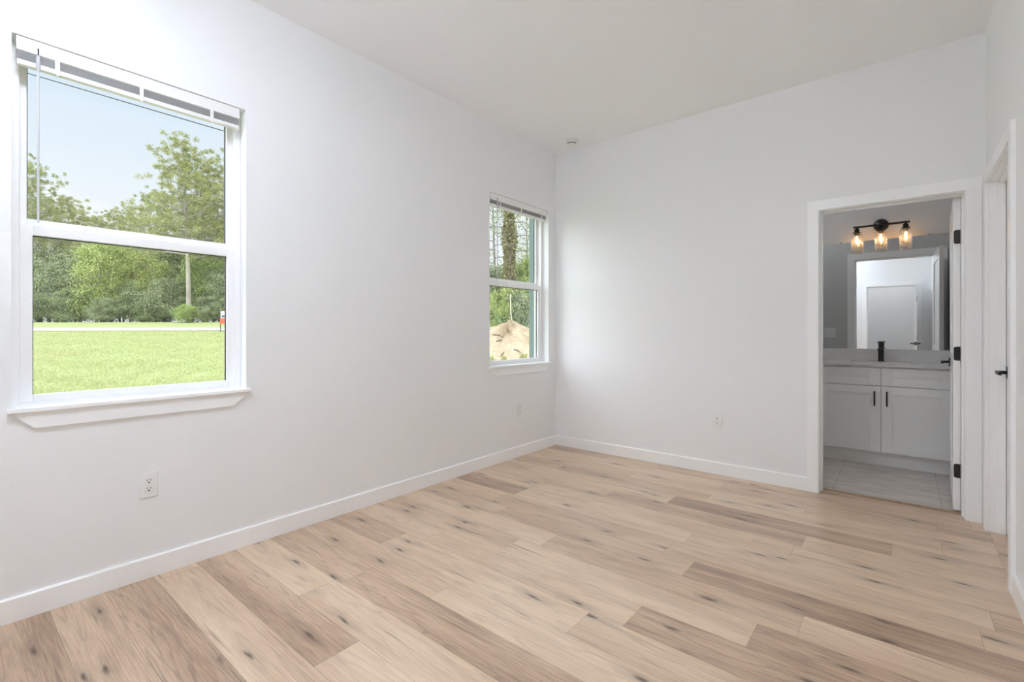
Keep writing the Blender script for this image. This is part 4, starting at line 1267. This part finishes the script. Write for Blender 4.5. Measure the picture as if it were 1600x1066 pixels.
# palmetto: fan fronds
def palmetto(loc, label, seed, s=1.0):
    t = thing('palmetto', loc, label, 'shrub', 'palmettos behind the mound'); rd = random.Random(seed)
    for i in range(9):
        a = i * 0.7 + rd.uniform(-0.2, 0.2); tilt = rd.uniform(0.5, 1.1)
        d_ = Vector((math.cos(a) * math.cos(tilt), math.sin(a) * math.cos(tilt), math.sin(tilt)))
        p1 = d_ * rd.uniform(0.6, 0.95) * s
        mb = MB(); mb.tube([(0, 0, 0), p1 * 0.5 + Vector((0, 0, 0.05)), p1], [0.016, 0.012, 0.008], 5)
        side = d_.cross(Vector((0, 0, 1))).normalized(); up = side.cross(d_).normalized()
        for k in range(13):
            b_a = -1.35 + 2.7 * k / 12
            f_ = (d_ * math.cos(b_a) + side * math.sin(b_a)).normalized()
            tip = p1 + f_ * 0.55 * s + Vector((0, 0, -0.07)); w_ = (up * 0.4 + side * 0.6).normalized() * 0.020 * s
            mid = p1 + f_ * 0.3 * s
            mb._add([p1, mid + w_, tip, mid - w_], [(0, 1, 2, 3)])
        mb.build('frond', M_PALM, t)
palmetto(spot(824, 17.6), 'spiky palmetto right behind the dirt mound', 1, 1.5)
palmetto(spot(812, 18.6), 'palmetto half hidden behind the peak of the dirt mound', 2, 1.5)
# ivy-clad trunk
q = spot(796, 20.0)
t = thing('ivy_tree', q, 'thick straight trunk clad in ivy behind the dirt mound', 'tree')
mb = MB(); mb.tube([(0, 0, -0.1), (0.02, 0, 3), (0.0, 0.03, 6), (0.08, 0, 9.5)], [0.22, 0.19, 0.16, 0.09], 12); mb.build('trunk', M_BARKG, t)
mb = MB(); rd = random.Random(2)
for i in range(26):
    z = 4.2 + i * 0.2; a = i * 2.2 + rd.random(); l = rd.uniform(0.8, 2.2)
    e = Vector((math.cos(a) * l, math.sin(a) * l, rd.uniform(-0.1, 0.7)))
    mb.tube([(0, 0, z), Vector((0, 0, z)) + e * 0.5 + Vector((0, 0, 0.1)), Vector((0, 0, z)) + e], [0.035, 0.022, 0.008], 5)
    e2 = Vector((math.cos(a + 0.8) * l * 0.5, math.sin(a + 0.8) * l * 0.5, 0.35))
    mb.tube([Vector((0, 0, z)) + e * 0.55, Vector((0, 0, z)) + e * 0.55 + e2], [0.014, 0.005], 4)
mb.build('branches', M_BARKG, t)
rng = np.random.default_rng(3)
n = 11000
z = 0.1 + 8.5 * rng.uniform(size=n); a = rng.uniform(0, 2 * PI, size=n); r = 0.16 + 0.13 * rng.uniform(size=n) * (1 + 0.5 * np.sin(3 * z)) + 0.03 * (z < 4)
V, F = leaves(np.stack([r * np.cos(a), r * np.sin(a), z], 1), 0.075, rng, 1.3)
link('ivy', tri_mesh('ivy', V, F, [M_IVY]), t)
n = 2600
z = 4.5 + 5.0 * rng.uniform(size=n); a = rng.uniform(0, 2 * PI, size=n); r = 0.5 + 1.7 * rng.uniform(size=n)
V, F = leaves(np.stack([r * np.cos(a), r * np.sin(a), z + 0.2 * r], 1), 0.06, rng, 1.6)
link('crown', tri_mesh('crown', V, F, [M_OLIVE]), t)
q = spot(801, 17.6)
mb = MB(); mb.tube([(0.06, 0, -0.1), (0.02, 0.0, 0.9), (-0.06, -0.03, 1.7), (-0.10, 0, 2.4)], [0.035, 0.03, 0.024, 0.012], 7)
o = mb.build('sapling_trunk', paint('pale_bark', (0.50, 0.47, 0.40), 0.9, 0.4, 20)); o.location = q
tag(o, 'thin pale leaning sapling trunk in front of the ivy trunk', 'sapling')
def near_bush(u, d, v, w, kind, var, label):
    return bush(u, d, v, w, kind, var, label, group='thicket behind the mound')
NB = {'olive': bush_mesh(41, 24000, 0.024, M_OLIVE), 'bright': bush_mesh(42, 24000, 0.024, M_BRIGHT), 'deep': bush_mesh(43, 24000, 0.024, M_DEEP)}
BUSH['near'] = [NB['olive'], NB['bright']]; BUSH['near2'] = [NB['deep'], NB['olive']]
near_bush(775, 21.5, 415, 2.2, 'near', 0, 'olive shrub at the left of the far window view')
near_bush(818, 20.8, 398, 2.2, 'near', 1, 'bright green shrub at the right of the ivy trunk')
near_bush(800, 23.5, 405, 2.6, 'near2', 0, 'dark shrub straight behind the ivy trunk')
near_bush(784, 19.4, 446, 1.5, 'near', 1, 'low bright shrub in front of the ivy trunk')
near_bush(810, 19.2, 452, 1.5, 'near', 0, 'low olive shrub right of the ivy trunk foot')
near_bush(840, 23.0, 400, 3.0, 'near2', 1, 'olive shrub by the teal board at the right of the far window')
near_bush(755, 23.0, 420, 3.0, 'near2', 0, 'dark shrub cut by the left edge of the far window')
near_bush(800, 28.0, 415, 6.0, 'near2', 1, 'broad olive shrub farthest behind the ivy trunk')
def bare_tree(u, d, v, label, seed):
    h = top_height(v, d); rd = random.Random(seed)
    t = thing('thin_tree', spot(u, d), label, 'tree', 'thin trees behind the mound')
    mb = MB(); mb.tube([(0, 0, -0.1), (0.1, 0, h * 0.5), (-0.05, 0, h)], [0.09, 0.06, 0.02], 8); mb.build('trunk', M_BARKG, t)
    mb = MB(); P = []
    for i in range(22):
        z = h * (0.40 + 0.58 * i / 22); a = i * 2.4 + rd.random(); l = rd.uniform(0.7, 1.9)
        e = Vector((math.cos(a) * l, math.sin(a) * l, rd.uniform(0.1, 0.9)))
        o_ = Vector((0.05, 0, z)); mb.tube([o_, o_ + e * 0.5 + Vector((0, 0, -0.06)), o_ + e], [0.024, 0.016, 0.006], 5)
        for k in range(3):
            P.append(o_ + e * rd.uniform(0.6, 1.05) + Vector((rd.gauss(0, .12), rd.gauss(0, .12), rd.gauss(0, .12))))
    mb.build('branches', M_BARKG, t)
    rng = np.random.default_rng(seed)
    C = np.repeat(np.array([tuple(p_) for p_ in P]), 26, axis=0) + rng.normal(size=(len(P) * 26, 3)) * 0.15
    V, F = leaves(C, 0.065, rng, 1.7)
    link('leaves', tri_mesh('leaves', V, F, [M_OLIVE]), t)
bare_tree(770, 22, 285, 'thin open-branched tree at the left of the far window view', 5)
bare_tree(822, 23, 295, 'thin open-branched tree near the teal board in the far window', 6)
